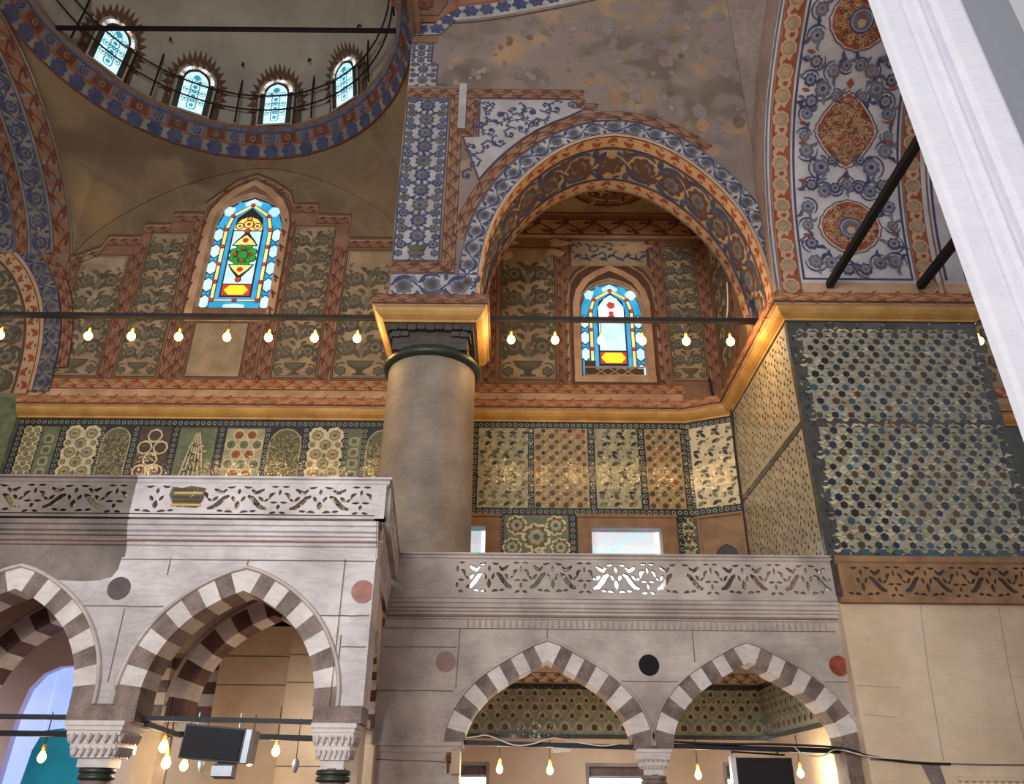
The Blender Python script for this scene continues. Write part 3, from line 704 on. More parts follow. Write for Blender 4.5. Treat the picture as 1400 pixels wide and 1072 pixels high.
q = Paint(front, .006); piertiles(q, 8.0, 12.6, 7.05, 10.3); q.build('tile_panel', wall_pier)
q = Paint(front, .006)
for x0, x1, z0, z1 in ((7.66, 8.0, 6.75, 13.55), (12.6, 12.9, 6.75, 13.55), (8, 12.6, 13.2, 13.55), (8, 12.6, 10.3, 10.55), (8, 12.6, 6.75, 7.05)):
    q.grid(x0, x1, z0, z1, 'tile_teal' if z1 < 8 else 'tile_dark', 1)
    for _ in range(int((x1 - x0) * (z1 - z0) * 22)):
        q.leaf((R.uniform(x0 + .05, x1 - .1), R.uniform(z0 + .05, z1 - .05)), R.choice([0, 1.57, .5, 2]), .13, .04, R.choice(['tile_grey', 'tile_blue', 'tile_night', 'tile_teal']), 2)
q.build('tile_border', wall_pier)
side = plane_map((7.65, 0, 0), (0, -1, 0), (0, 0, 1))
q = Paint(side, .006); q.grid(-24.85, -18.7, 5.75, 13.55, 'tile_ash', 1)
for j in range(44):
    for i in range(17):
        u = -24.7 + i * .355 + (.17 if j % 2 else 0); v = 6 + j * .17; m = R.choice(['tile_brown', 'tile_olive', 'tile_mauve'])
        if 10.3 < v < 10.6 or u > -18.95: continue
        q.leaf((u, v), 1.0 if (i + j) % 2 else 2.1, .15, .07, m, 2, .2); q.leaf((u + .13, v), 2.2 if j % 2 else .9, .12, .04, 'tile_pale', 2)
q.grid(-24.8, -18.7, 10.36, 10.55, 'tile_dark', 3); q.grid(-18.86, -18.7, 5.75, 13.5, 'tile_dark', 3)
q.build('tile_panel', wall_pier)
q = Paint(plane_map((7.65, 0, 0), (0, -1, 0), (0, 0, 1)), .006); q.grid(-25.5, -21.5, 14.4, 22.9, 'paint_terra', 1); q.vasepanel(-25.1, 15.3, -23.5, 21, 'ground_ivory', 'paint_olive', 'paint_grey', 'paint_brown'); q.vband(-23.4, 15, 21.7, .5, **TB); q.build('painted_panel', wall_pier)

# ---- great arch between the round column and the pier
AP = [(1, -.1), (1, .3), (.976, 1.5), (.92, 2.62), (.818, 3.67), (.646, 4.76), (.425, 5.66), (.2, 6.17), (0, 6.3)]
AR = archprof(3.25, 4.25, 14.45, AP)
mb = MB(); wall_with_arches(mb, -3.6, 7.66, 14.34, 30, 18.9, 21.5, [AR], 'plaster_worn', 'paint_cream')
wall_arch = mb.build('wall_arch', kind='structure')
am, AL = archmap_face(AR, 18.9)
q = Paint(am, .006); q.grid(.2, AL - .2, -.03, .08, 'paint_cream', 2, 60)
q.at(.25, .07).floralband(AL - .5, .58, 'ground_white', 'paint_blue', 'paint_slate', 'paint_olive', 'paint_blue', 'paint_blue'); q.home(); q.build('arch_band', wall_arch)
q = Paint(am, .006); q.at(2.0, .68).scrollband(AL * .66 - 2, .4, L=2, seg=.5, **TB); q.home(); q.build('arch_border', wall_arch)
sm, SL = archmap_soffit(AR, 18.9)
q = Paint(sm, .006)
q.at(0, .02).trileafband(SL, .5, 'paint_cream', 'paint_red', 'paint_brick'); q.at(0, .54).floralband(SL, 1.48, 'ground_ivory', 'paint_blue', 'paint_brown', 'paint_slate', 'paint_olive', 'paint_blue', .78)
q.at(0, 2.04).trileafband(SL, .5, 'paint_cream', 'paint_red', 'paint_brick'); q.home(); q.build('arch_soffit', wall_arch)
wp = wallmap(18.9)
q = Paint(wp, .006); q.columnpanel(-3.54, 15.68, -2.2, 22.26); q.rectline(-3.56, 15.66, -2.18, 22.28, .04, 'paint_blue', 3)
q.vase(-2.86, 15.85, .55, 'paint_olive', 8); q.build('painted_panel', wall_arch)
q = Paint(wp, .006); q.columnpanel(-3.58, 23.98, -2.88, 24.95); q.columnpanel(-3.58, 22.92, -2.66, 23.94); q.stroke([(-2.86, 24.98), (-2.86, 23.96), (-2.64, 23.96), (-2.64, 22.98), (-2.3, 22.96)], .06, 'paint_blue', 3); q.build('painted_panel', wall_arch)
q = Paint(wp, .006); q.grid(-3.6, -2.2, 15.1, 15.66, 'paint_terra', 1)
q.vband(-2.12, 15.25, 22.35, .42, **TB); q.hband(-3.58, -1.7, 15.25, .38, **TB); q.hband(-3.55, -1.88, 22.34, .44, **TB); q.hband(-1.6, 2.3, 22.36, .42, **TB); q.vband(-1.58, 20.7, 22.36, .36, **TB); q.hband(-1.7, -1.25, 20.62, .3, **TB)
q.vband(2.05, 21.95, 22.36, .3, **TB); q.hband(2.1, 2.75, 21.85, .3, **TB)
q.grid(-1.85, -1.6, 20.95, 23.0, 'ground_white', 7)
q.at(-3.55, 14.36).floralband(2.4, .86, 'ground_white', 'paint_blue', 'paint_slate', 'paint_olive', 'paint_blue', 'paint_blue', .8, seg=.8); q.home()
q.build('painted_border', wall_arch)
sp = [(-1.15, 22.32), (1.95, 22.3), (1.94, 21.93), (2.35, 21.9)] + [(am(AL * t_, 1.12)[0].x, am(AL * t_, 1.12)[0].z) for t_ in (.435, .41, .38, .35, .32, .29, .265, .24)] + [(-1.66, 20.58), (-1.16, 20.62)]
q = Paint(wp, .006); q.poly(sp, 'ground_white', 3); q.stroke(sp, .05, 'paint_red', 5, closed=True); q.stroke([(x * .985 + .0, z * .997 + .06) for x, z in sp], .035, 'paint_blue', 5, closed=True)
for c, r, a, d in (((-.45, 21.6), .5, 2, 1), ((.6, 21.72), .48, 0, -1), ((1.4, 21.9), .3, 1, 1), ((.2, 21.0), .4, 3, -1), ((-.75, 20.9), .36, 1, 1), ((-1.3, 20.15), .3, 0, -1), ((-.45, 20.4), .26, 2, 1), ((-1.3, 19.5), .25, 2, -1), ((1.9, 22.05), .16, 0, 1), ((0, 21.85), .3, 1, -1), ((1.0, 22.0), .22, 4, 1), ((-.95, 21.85), .3, 3, -1), ((.75, 21.2), .24, 0, 1), ((-.1, 20.75), .24, 1, 1), ((-1.45, 19.0), .2, 1, 1), ((-.85, 20.2), .24, 0, 1), ((-1.1, 21.2), .24, 2, 1)):
    q.vine(c, r * 1.2, a, d, 'paint_blue', 'paint_blue', .045, 8, 4)
q.build('spandrel_panel', wall_arch)
q = Paint(wp, .008)
for k in range(160):   # worn and flaked plaster
    x, z = R.uniform(-2.4, 7.5), R.uniform(20.5, 26.6)
    if (x < 2.9 and z < 23.0) or (x - 3.25) ** 2 + ((z - 15.6) * .95) ** 2 < 33 or (x < -2.3 and z < 25.2): continue
    s_ = R.uniform(.06, .26) * (1.5 if x > 3 else .8); n = R.choice((5, 6, 7)); a0 = R.random() * 6
    m = R.choice(('patch_ochre', 'patch_grey', 'plaster_mauve', 'patch_grey', 'plaster_brown')) if x > 2.2 else R.choice(('patch_grey', 'plaster_mauve', 'plaster_brown'))
    q.poly([(x + s_ * R.uniform(.5, 1) * cos(a0 + 6.28 * i / n), z + s_ * R.uniform(.7, 1.4) * sin(a0 + 6.28 * i / n)) for i in range(n)], m, 1)
q.build('worn_plaster', wall_arch)
# band of the neighbouring vault and the boss where the rings meet
q = Paint(wp, .012)
cv = smooth([(-2.5, 26.15), (-1.2, 26.3), (0, 26.6), (1.2, 26.95), (2.6, 27.4), (4.5, 28.2)], 2); fb, FL = polyline(cv)
q.map = (lambda u, v: (lambda pt: (Vector((pt[0][0] - pt[1][1] * v, 18.9, pt[0][1] + pt[1][0] * v)), Vector((0, -1, 0))))(fb(u)))
q.grid(0, FL, 0, 1.0, 'ground_white', 1, 24); q.grid(0, FL, .72, .84, 'paint_brick', 2, 24); q.grid(0, FL, .84, 2.2, 'paint_terra', 2, 24); q.grid(0, FL, -.18, -.12, 'paint_brown', 2, 24)
for i in range(11):
    q.lobed((.35 + i * .62, .42), .3, 6, 'paint_blue', 3, .5, .3)
q.map = wp
oc = [(-4.4, 28), (-4.4, 26.95), (-3.75, 26.1), (-2.75, 26.1), (-2.15, 26.75), (-2.1, 28)]
q.poly(oc, 'paint_terra', 3); q.stroke(oc, .12, 'paint_brick', 4); q.stroke([(x + (.35 if x < -3 else -.35 if x > -2.5 else 0) * .9, z + .3) for x, z in oc], .05, 'paint_red', 4); q.blossom((-3.25, 27), .35, 'paint_brown', 'paint_brick', 'paint_brown', 8, 0, 4)
oc2 = [(-3.6, 25.35), (-2.65, 25.4), (-2.1, 26.2), (-2.4, 26.5), (-2.85, 25.95), (-3.6, 25.9)]
q.poly(oc2, 'ground_white', 4)
for c in ((-3.3, 25.65), (-2.75, 25.7), (-2.4, 26.15)): q.lobed(c, .27, 6, 'paint_blue', 5, .3, .3)
q.grid(-3.6, -2.7, 25.0, 25.3, 'paint_terra', 3)
q.build('painted_border', wall_arch)
# ceiling of the recess behind the arch
mb = MB(); mb.box(-3.6, 7.65, 21.5, BACK, 22.95, 23.2, 'paint_terra'); rc = mb.build('ceiling_recess', kind='structure')
q = Paint(plane_map((0, BACK, 22.95), (1, 0, 0), (0, -1, 0)), .006); q.grid(-3.5, 7.6, .15, 3.9, 'ground_ivory', 1); q.rectline(-1, .15, 7.5, 3.9, .08, 'paint_red', 2)
q.poly(q.ogive((3.8, 1.5), 1.6, .95), 'paint_red', 2); q.poly(q.ogive((3.8, 1.5), 1.4, .8), 'paint_terra', 3); q.ring((3.8, 1.5), 1.0, .08, 'paint_cream', 4, 20, .55)
for i in range(30): q.leaf((3.8 + R.uniform(-1, 1), 1.5 + R.uniform(-.5, .5)), R.random() * 6, .4, .12, R.choice(['paint_brown', 'paint_cream']), 5, .3)
q.build('ceiling_medallion', rc)

# ---- the great arch that springs from the pier towards the viewer
PF = smooth([(18.7, 14.34), (18.62, 15.5), (18.4, 17), (17.97, 18.4), (17.3, 19.7), (16.5, 20.6), (15.5, 21.35), (14.3, 22.1), (12.5, 22.9), (10, 23.6), (7, 24)], 2)
pf, PL = polyline(PF)
def soff(u, v):
    a, t = pf(v); return Vector((u, a[0], a[1])), Vector((0, -t[1], t[0]))
mb = MB(); V = []
for a in PF: V += [(7.5, a[0], a[1]), (13.2, a[0], a[1]), (13.2, a[0] + .6, a[1] + 1.2), (7.5, a[0] + .6, a[1] + 1.2)]
F = []
for i in range(len(PF) - 1):
    for k in range(4): F.append((4 * i + k, 4 * i + (k + 1) % 4, 4 * i + 4 + (k + 1) % 4, 4 * i + 4 + k))
mb.mesh(V, F, 'plaster_mauve'); big = mb.build('ceiling_great_arch', kind='structure')
q = Paint(soff, .006); q.grid(7.5, 13.2, .0, 12.5, 'ground_pale', 1, 1, 50); q.grid(7.52, 13.1, .05, .5, 'paint_cream', 2, 1, 2)
for x0, x1, m, l in ((7.52, 7.58, 'paint_slate', 2), (7.64, 7.69, 'paint_terra', 2), (8.22, 8.27, 'paint_terra', 2), (8.33, 8.4, 'paint_blue', 2), (11.45, 11.52, 'paint_blue', 2), (11.58, 11.63, 'paint_terra', 2), (12.3, 12.36, 'paint_terra', 2), (12.42, 12.5, 'paint_blue', 2), (13.0, 13.06, 'paint_blue', 2)):
    q.grid(x0, x1, .05 if m != 'paint_blue' else .62, 12.5, m, l, 1, 50)
q.grid(8.33, 11.52, .6, .67, 'paint_blue', 2)
q.build('arch_ground', big)
for x0 in (7.7, 11.64):
    q = Paint(soff, .008); q.grid(x0, x0 + .52, .1, 12.5, 'paint_brick', 2, 1, 50)
    k = 0; v = .4
    while v < 12:
        c = (x0 + .26, v); q.lobed(c, .25, 8, 'paint_cream', 3, k, .1); q.disc(c, .17, 'ground_ivory', 4, 10); q.ring(c, .17, .025, 'paint_orange', 5, 10)
        q.spiral((x0 + .26, v + .34), .06, .2, k * 3.14, 4.2, .1, 'paint_cream', 3, 10); q.leaf((x0 + .1, v + .25), .8, .34, .15, 'paint_cream', 3, .2); q.leaf((x0 + .42, v + .42), 2.4, .34, .15, 'paint_cream', 3, .2)
        v += .66; k += 1
    q.build('arch_border', big)
q = Paint(soff, .008)
def medal(c, w, h, n=44, k=5, e=1.0):
    q.scan(q.ogive(c, w, h, k, e=e), 'ground_pale', 3); q.stroke(q.ogive(c, w * .97, h * .97, k, e=e), .035, 'paint_red', 4, closed=True); q.scan(q.ogive(c, w * .9, h * .9, k, e=e), 'paint_brick', 5)
    for i in range(int(430 * w * h)):
        a = R.random() * 6.28; r = math.sqrt(R.random()) * .88; x = c[0] + w * .9 * r * math.copysign(abs(cos(a)) ** e, cos(a)); y = c[1] + h * .9 * r * math.copysign(abs(sin(a)) ** (e + .2), sin(a))
        q.spiral((x, y), .03, .075, R.random() * 6, R.choice((-4, 4)), .026, R.choice(['paint_orange', 'paint_cream', 'paint_orange', 'paint_red']), 6, 6)
XC = 9.92
medal((XC, 5.35), 1.0, 1.2, e=1.35)
for s_ in (-1, 1): q.poly([(XC, 5.35 + s_ * 1.2), (XC + .12, 5.35 + s_ * 1.36), (XC, 5.35 + s_ * 1.52), (XC - .12, 5.35 + s_ * 1.36)], 'paint_brick', 4)
for v in (2.35, 8.45):
    medal((XC, v), .98, .92, k=4); q.disc((XC, v - .05), .36, 'ground_white', 7, 18); q.ring((XC, v - .05), .33, .05, 'paint_blue', 8, 18); q.disc((XC, v - .05), .27, 'paint_slate', 8, 16); q.lobed((XC, v - .12), .13, 5, 'paint_cream', 9); q.disc((XC, v + .06), .08, 'paint_brick', 9)
fl = [(.35, 3.6, .17), (0, 3.72, .18), (.68, 3.5, .2), (1.05, 3.7, .18), (.75, 4.25, .26), (1.18, 4.75, .22), (.42, 4.45, .14), (1.25, 5.2, .16), (1.2, 5.85, .17), (1.1, 6.2, .2), (.8, 6.55, .24), (.4, 6.35, .14), (1.2, 6.8, .19), (.55, 7.05, .2), (.2, 7.2, .16), (1.1, 7.3, .18), (1.2, 3.0, .2), (1.25, 2.4, .17), (1.2, 1.8, .2), (1.15, 1.2, .22), (.7, 1.15, .2), (.25, .95, .2), (1.2, 8.0, .2), (1.2, 8.7, .2), (1.15, 9.3, .2), (.6, 9.6, .2)]
for s_ in (-1, 1):
    for i, (dx, v, r) in enumerate(fl):
        c = (XC + s_ * dx, v); q.blossom(c, r * 1.05, 'paint_slate' if i % 3 else 'paint_blue', 'paint_lilac', 'paint_terra' if i % 2 else 'paint_blue', 8, i, 5)
        q.spiral(c, r * 1.5, r * 1.35, i * 1.3, s_ * 2.8, .05, 'paint_blue', 4, 8, True)
        q.leaf((c[0] + r * .9 * cos(i), c[1] + r * .9 * sin(i)), i + .6, .32, .11, 'paint_blue', 4, .25); q.leaf((c[0] - r * .9 * cos(i * 2.1), c[1] - r * .9 * sin(i * 2.1)), i * 2.1 + 2.6, .28, .09, 'paint_slate', 4, -.25)
    for dx, v in ((1.3, 5.0), (1.3, 5.6), (1.3, 3.85), (1.3, 2.1), (1.3, 6.55), (1.3, 7.6)): q.leaf((XC + s_ * dx - .12, v), .2 * s_, .26, .11, 'paint_brick', 4)
q.build('arch_ornament', big)

# ---- left bay: ring, dome, pendentives, side arch
DC = (-10.56, 17.93)
def ringpt(a, r, z): return (DC[0] + r * cos(a), DC[1] + r * sin(a), z)
mb = MB(); n = 96
prof = [(7.3, 25.35), (7.04, 25.45), (6.98, 25.75), (6.6, 26.4), (6.42, 26.5), (6.42, 26.62), (6.75, 26.62)]
mb.lathe(prof, (DC[0], DC[1], 0), 'paint_terra', n); ringo = mb.build('trim_dome_ring', kind='structure')
def ringmap(u, v):
    a = u / 6.8; t = v / .95; r = 7.02 - .42 * t; z = 25.48 + .92 * t
    if v > .95: r, z = 6.6 - (v - .95) * .9, 26.4 + (v - .95) * .45
    return Vector(ringpt(a, r, z)), Vector((-.9 * cos(a), -.9 * sin(a), -.42))
q = Paint(ringmap, .02); U = 2 * pi * 6.8
q.grid(0, U, -.02, .4, 'ground_dim', 1, 120); q.grid(0, U, .4, .46, 'paint_brick', 2, 120); q.grid(0, U, .46, .95, 'paint_terra', 1, 120); q.grid(0, U, .95, 1.1, 'paint_slate', 1, 120); q.grid(0, U, -.1, -.03, 'paint_red', 2, 120); q.grid(0, U, .9, .96, 'paint_blue', 2, 120)
k = 56; d = U / k
for i in range(k):
    q.lobed((d * (i + .5), .18), .31, 7, 'paint_blue', 3, .5, .22)
    if i % 2: q.grid(d * i + .06, d * (i + 1) - .06, .5, .88, 'paint_slate', 2, 2); q.blossom((d * (i + .5), .69), .18, 'paint_blue', 'paint_slate', 'paint_red', 6, i)
    else: q.grid(d * i + .03, d * (i + 1) - .03, .5, .88, 'paint_red', 2, 2); q.blossom((d * (i + .5), .69), .2, 'paint_brown', 'paint_terra', 'paint_brown', 7, i)
q.build('ring_ornament', ringo)
# dome with four stained windows in view
DR, DZ = 6.62, 26.6
mb = MB(); V = []; F = []; na, ne = 96, 20
for j in range(ne + 1):
    e = (pi / 2) * j / ne
    for i in range(na): V.append((DC[0] + DR * cos(e) * cos(2 * pi * i / na), DC[1] + DR * cos(e) * sin(2 * pi * i / na), DZ + DR * sin(e) * .8))
for j in range(ne):
    for i in range(na): F.append((j * na + i, j * na + (i + 1) % na, (j + 1) * na + (i + 1) % na, (j + 1) * na + i))
mb.mesh(V, F, 'plaster_grey'); dome = mb.build('ceiling_dome', smooth=True, kind='structure')
def domemap(u, v):
    a = -u / DR; e = v / DR
    return Vector((DC[0] + DR * cos(e) * cos(a), DC[1] + DR * cos(e) * sin(a), DZ + DR * sin(e) * .8)), -Vector((cos(e) * cos(a), cos(e) * sin(a), sin(e) / .8)).normalized()
def wout(hw, z0, zs, za, xc=0): return winoutline(xc, hw, z0, zs, za)
wi = 1
for deg in (54.5, 85.5, 116.3, 146.5):
    u = -math.radians(deg) * DR
    h = Paint(lambda a_, b_: domemap(a_, b_ * 1.28), .02); h.at(u, 0)
    o = [(0, 0)]
    for i in range(41):   # spiky painted halo
        a = -.35 + (pi + .7) * i / 40; r = (1.42 if i % 2 else 1.16); o.append((r * cos(a) * .95, 1.3 + r * sin(a) * 1.2))
    for i in range(20):
        a0_, a1_ = -.35 + (pi + .7) * i / 20, -.35 + (pi + .7) * (i + 1) / 20; am_ = (a0_ + a1_) / 2
        E = lambda a, r: (r * cos(a) * .95, 1.25 + r * sin(a) * 1.15)
        h.poly([E(a0_, .8), E(a0_, 1.15), E(am_, 1.45), E(a1_, 1.15), E(a1_, .8)], 'paint_brown', 1); h.poly([E(a0_, .85), E(a0_, .98), E(a1_, .98), E(a1_, .85)], 'paint_grey', 2)
    for s_ in (-1, 1): h.grid(s_ * .75, s_ * 1.1, .05, 1.0, 'paint_brown', 1)
    for i in range(14):
        a = -.3 + (pi + .6) * i / 13; h.leaf((.85 * cos(a), 1.25 + .95 * sin(a)), a, .4, .16, 'paint_brown', 3); h.leaf((1.0 * cos(a + .1), 1.25 + 1.1 * sin(a + .1)), a + 1.4, .25, .1, 'paint_terra', 3)
    h.build('painted_halo', dome)
    A_ = math.radians(deg); ra = Vector((cos(A_), sin(A_), 0)); ta = Vector((sin(A_), -cos(A_), 0)); lean = (Vector((0, 0, 1)) * .97 - ra * .17).normalized()
    fm = plane_map(Vector((DC[0], DC[1], DZ)) + ra * (DR - .22), ta, lean)
    g = Paint(fm, .01); out = wout(.74, .02, 1.6, 2.35)
    g.poly(out, 'lead', 4); g.stroke(out, .1, 'plaster_grey', 6, closed=True)
    wob = g.build('window_%d' % wi, kind='structure'); wi += 1
    g = Paint(fm, .01)
    # outer row of panes following the outline, then an inner field of rosettes
    fo, FLn = polyline(out[1:-1]); m = 15
    for i in range(m):
        a, b = FLn * (i + .06) / m, FLn * (i + .94) / m
        P4 = []
        for s_, w_ in ((a, .05), (b, .05), (b, .2), (a, .2)):
            pt, t = fo(s_); P4.append((pt[0] + t[1] * w_, pt[1] - t[0] * w_))
        g.poly(P4, ['glass_pink', 'glass_white', 'glass_leaf', 'glass_white', 'glass_pink'][(i * 2) % 5], 5)
    inn = wout(.47, .08, 1.46, 2.02); g.poly(inn, 'glass_aqua', 5)
    for z in (.36, .8, 1.24):
        for x in (-.24, .24): g.disc((x, z), .13, 'glass_white', 6, 6)
        g.ring((0, z), .19, .04, 'glass_cyan', 7, 12); g.disc((0, z), .1, 'glass_cyan', 7, 6)
        for x in (-.3, .3): g.ring((x, z + .22), .13, .035, 'glass_cyan', 7, 10); g.disc((x, z + .22), .06, 'glass_leaf', 7, 6)
        g.ring((0, z + .22), .07, .03, 'lead', 8, 8)
    for z in (.6, 1.04, 1.45): g.stroke([(-.45, z), (.45, z)], .02, 'lead', 8)
    for x in (-.15, .15): g.stroke([(x, .16), (x, 1.7)], .018, 'lead', 8)
    g.disc((0, 1.7), .14, 'glass_cyan', 7, 8)
    g.build('stained_glass', wob)
# pendentives
def lerp(a, b, t): return tuple(x + (y - x) * t for x, y in zip(a, b))
def pend(bottom, a0, a1, name):
    n = len(bottom) - 1; m = 10; V = []; F = []
    for i, b in enumerate(bottom):
        a = a0 + (a1 - a0) * i / n; t_ = ringpt(a, 7.1, 25.42)
        for j in range(m + 1):
            s_ = j / m; q_ = lerp(b, t_, s_); bulge = .5 * sin(pi * s_) * math.dist(b, t_) / 5
            V.append((q_[0] - bulge * cos(a) * -.7, q_[1] + bulge * sin(a) * .0, q_[2] + bulge * .25))
    for i in range(n):
        for j in range(m): F.append((i * (m + 1) + j, i * (m + 1) + j + 1, (i + 1) * (m + 1) + j + 1, (i + 1) * (m + 1) + j))
    mb = MB(); mb.mesh(V, F, 'plaster_faded'); return mb.build(name, smooth=True, kind='structure')
XL, XR = -17.5, -3.62
def archz(t, z0=20.7, z1=25.3): return z0 + (z1 - z0) * (1 - abs(2 * t - 1) ** 1.7) ** .75
N = 40
pend([(XL + (XR - XL) * i / N, BACK - .06, archz(i / N)) for i in range(N + 1)], math.radians(135), math.radians(45), 'ceiling_pendentive')
pend([(XL, 10.4 + (BACK - .06 - 10.4) * i / N, archz(i / N)) for i in range(N + 1)], math.radians(225), math.radians(135), 'ceiling_pendentive')
pend([(XR, BACK - .06 + (10.4 - BACK + .06) * i / N, archz(i / N)) for i in range(N + 1)], math.radians(45), math.radians(-45), 'ceiling_pendentive')
# intrados of the arch on the left side of the bay
fl_, FLL = polyline([(10.4 + (BACK - .1 - 10.4) * i / N, archz(i / N)) for i in range(N + 1)])
def leftsoff(u, v):
    a, t = fl_(FLL - u); return Vector((XL - v, a[0], a[1])), Vector((0, -(-t[1]), -(t[0]))) if 0 else Vector((0, t[1], -t[0]))
mb = MB(); bt = [(10.4 + (BACK - .1 - 10.4) * i / N, archz(i / N)) for i in range(N + 1)]
for a, b in zip(bt, bt[1:]):
    mb.face([(XL, a[0], a[1]), (XL, b[0], b[1]), (XL - 5, b[0], b[1]), (XL - 5, a[0], a[1])], 'plaster_brown')
la = mb.build('ceiling_left_arch', kind='structure')
q = Paint(leftsoff, .008)
TD = dict(base='paint_terra', line='paint_brown', motif='paint_red', edge=None)
q.grid(0, FLL, 0, 5, 'ground_dim', 1, 60); q.at(0, .05).scrollband(FLL * .8, .7, seg=.5, **TD); q.at(0, .85).floralband(FLL * .8, .8, 'ground_dim', 'paint_blue', 'paint_blue', 'paint_slate', 'paint_olive', 'paint_blue'); q.at(0, 1.75).scrollband(FLL * .8, .5, seg=.5, **TD)
q.at(0, 2.3).floralband(FLL * .8, 1.0, 'ground_dim', 'paint_blue', 'paint_blue', 'paint_slate', 'paint_olive', 'paint_blue'); q.home(); q.build('arch_ornament', la)
# the next bay's arch in the line of the back wall
AR2 = archprof(-21.6, 4.15, 14.6, [(f, h * 1.09) for f, h in AP])
mb = MB(); mb.box(-26, -17.58, BACK - .1, BACK + 2, 14.34, 30, 'plaster_brown'); mb.box(-26, -17.58, BACK - .1, BACK + 2, 5.75, 14.34, 'tile_green')
mb.box(-26.3, -26, 8, BACK + 2.3, 0, 30, 'plaster_brown'); wl = mb.build('wall_left', kind='structure')
a2, A2L = archmap_face(AR2, BACK - .1); q = Paint(a2, .008)
q.grid(A2L * .45, A2L - .1, -.02, .1, 'paint_cream', 3, 30); q.at(A2L * .45, .1).floralband(A2L * .55 - .1, .62, 'ground_dim', 'paint_blue', 'paint_slate', 'paint_olive', 'paint_blue', 'paint_blue'); q.home(); q.build('arch_band', wl)
q = Paint(a2, .008); q.at(A2L * .45, .75).scrollband(A2L * .55 - 1, .42, L=2, seg=.5, **TB); q.home(); q.build('arch_border', wl)
q = Paint(a2, .008); q.at(A2L * .45, -.55).trileafband(A2L * .55, .52, 'paint_cream', 'paint_red', 'paint_brick'); q.at(A2L * .45, -1.85).floralband(A2L * .55, 1.28, 'ground_ivory', 'paint_brown', 'paint_olive', 'paint_grey', 'paint_olive', 'paint_olive', .85); q.at(A2L * .45, -2.4).trileafband(A2L * .55, .52, 'paint_cream', 'paint_red', 'paint_brick'); q.home(); q.build('inner_band', wl)

# ---- gallery arcades
LAP = [(1, 0), (1, .3), (.93, .72), (.76, 1.16), (.52, 1.5), (.26, 1.74), (0, 1.9)]
RAP = [(1, -.1), (.975, .27), (.84, .71), (.62, 1.09), (.305, 1.43), (.0, 1.72)]
LP = [archprof(-12.74, 1.46, 2.95, LAP), archprof(-8.72, 1.46, 2.95, LAP), archprof(-4.7, 1.46, 2.95, LAP)]
RP = [archprof(.86, 1.87, 2.7, RAP), archprof(5.42, 1.87, 2.7, RAP)]
def voussoirs(prof, y, wid, dep, n, parent, ym=1, stones=('stone_brown', 'stone_light'), soff=True, u0=0):
    f, L = polyline(prof)
    for i in range(n):
        a, b = L * i / n, L * (i + 1) / n; mb = MB(); m = stones[0] if i % 2 == 0 else stones[1]
        front = []; 
        for u in (a, (a + b) / 2, b):
            pt, t = f(u); nn = (-t[1], t[0]); front.append(((pt[0] - nn[0] * .012, pt[1] - nn[1] * .012), (pt[0] + nn[0] * wid, pt[1] + nn[1] * wid)))
        yy = y - .012
        for (p0, q0), (p1, q1) in zip(front, front[1:]):
            mb.face([(p0[0], yy, p0[1]), (p1[0], yy, p1[1]), (q1[0], yy, q1[1]), (q0[0], yy, q0[1])], m)
            if soff: mb.face([(p0[0], yy, p0[1]), (p0[0], y + dep, p0[1]), (p1[0], y + dep, p1[1]), (p1[0], yy, p1[1])], m)
        for (p0, q0) in (front[0], front[-1]): mb.face([(p0[0], yy, p0[1]), (q0[0], yy, q0[1]), (q0[0], y + .05, q0[1]), (p0[0], y + .05, p0[1])], m)
        mb.build('voussoir', parent)
    mb = MB(); k = 60
    pts = []
    for i in range(k + 1):
        pt, t = f(L * i / k); nn = (-t[1], t[0]); pts.append((pt[0] + nn[0] * (wid + .02), y - .02, pt[1] + nn[1] * (wid + .02)))
    mb.tube(pts, .04, 'marble_aged', 6); mb.build('arch_moulding', parent)
YL, YR = 14.0, 18.7
mb = MB(); wall_with_arches(mb, -14.3, -2.42, 2.95, 5.42, YL, YL + .65, LP, 'marble', 'stone_light')
wgl = mb.build('wall_gallery_left', kind='structure')
for pr in LP[1:]: voussoirs(pr, YL, .38, .65, 19, wgl)
mb = MB(); wall_with_arches(mb, -14.3, -2.95, 4.1, 5.3, 16.1, 16.7, LP, 'marble_beige', 'stone_light'); wgm = mb.build('wall_gallery_inner', kind='structure')
mb = MB()
for x in (-10.75, -6.73, -2.98): mb.box(x - .2, x + .2, 16.12, 16.68, 0, 2.95, 'marble_beige'); mb.box(x - .26, x + .26, 16.06, 16.74, 2.8, 2.95, 'stone_light')
mb.build('arcade_pier', wgm)
for pr in LP: voussoirs(pr, 16.1, .36, .6, 17, wgm, stones=('stone_red', 'stone_light'))
mb = MB(); wall_with_arches(mb, -3.0, 7.62, 2.6, 5.12, YR, YR + .7, RP, 'marble_aged', 'stone_light'); mb.box(-3.0, -1.06, YR, YR + .7, 0, 2.6, 'marble_aged'); mb.box(7.28, 7.62, YR + .05, YR + .7, 0, 2.6, 'stone_brown'); wgr = mb.build('wall_gallery_right', kind='structure')
for pr in RP: voussoirs(pr, YR, .42, .7, 19, wgr)
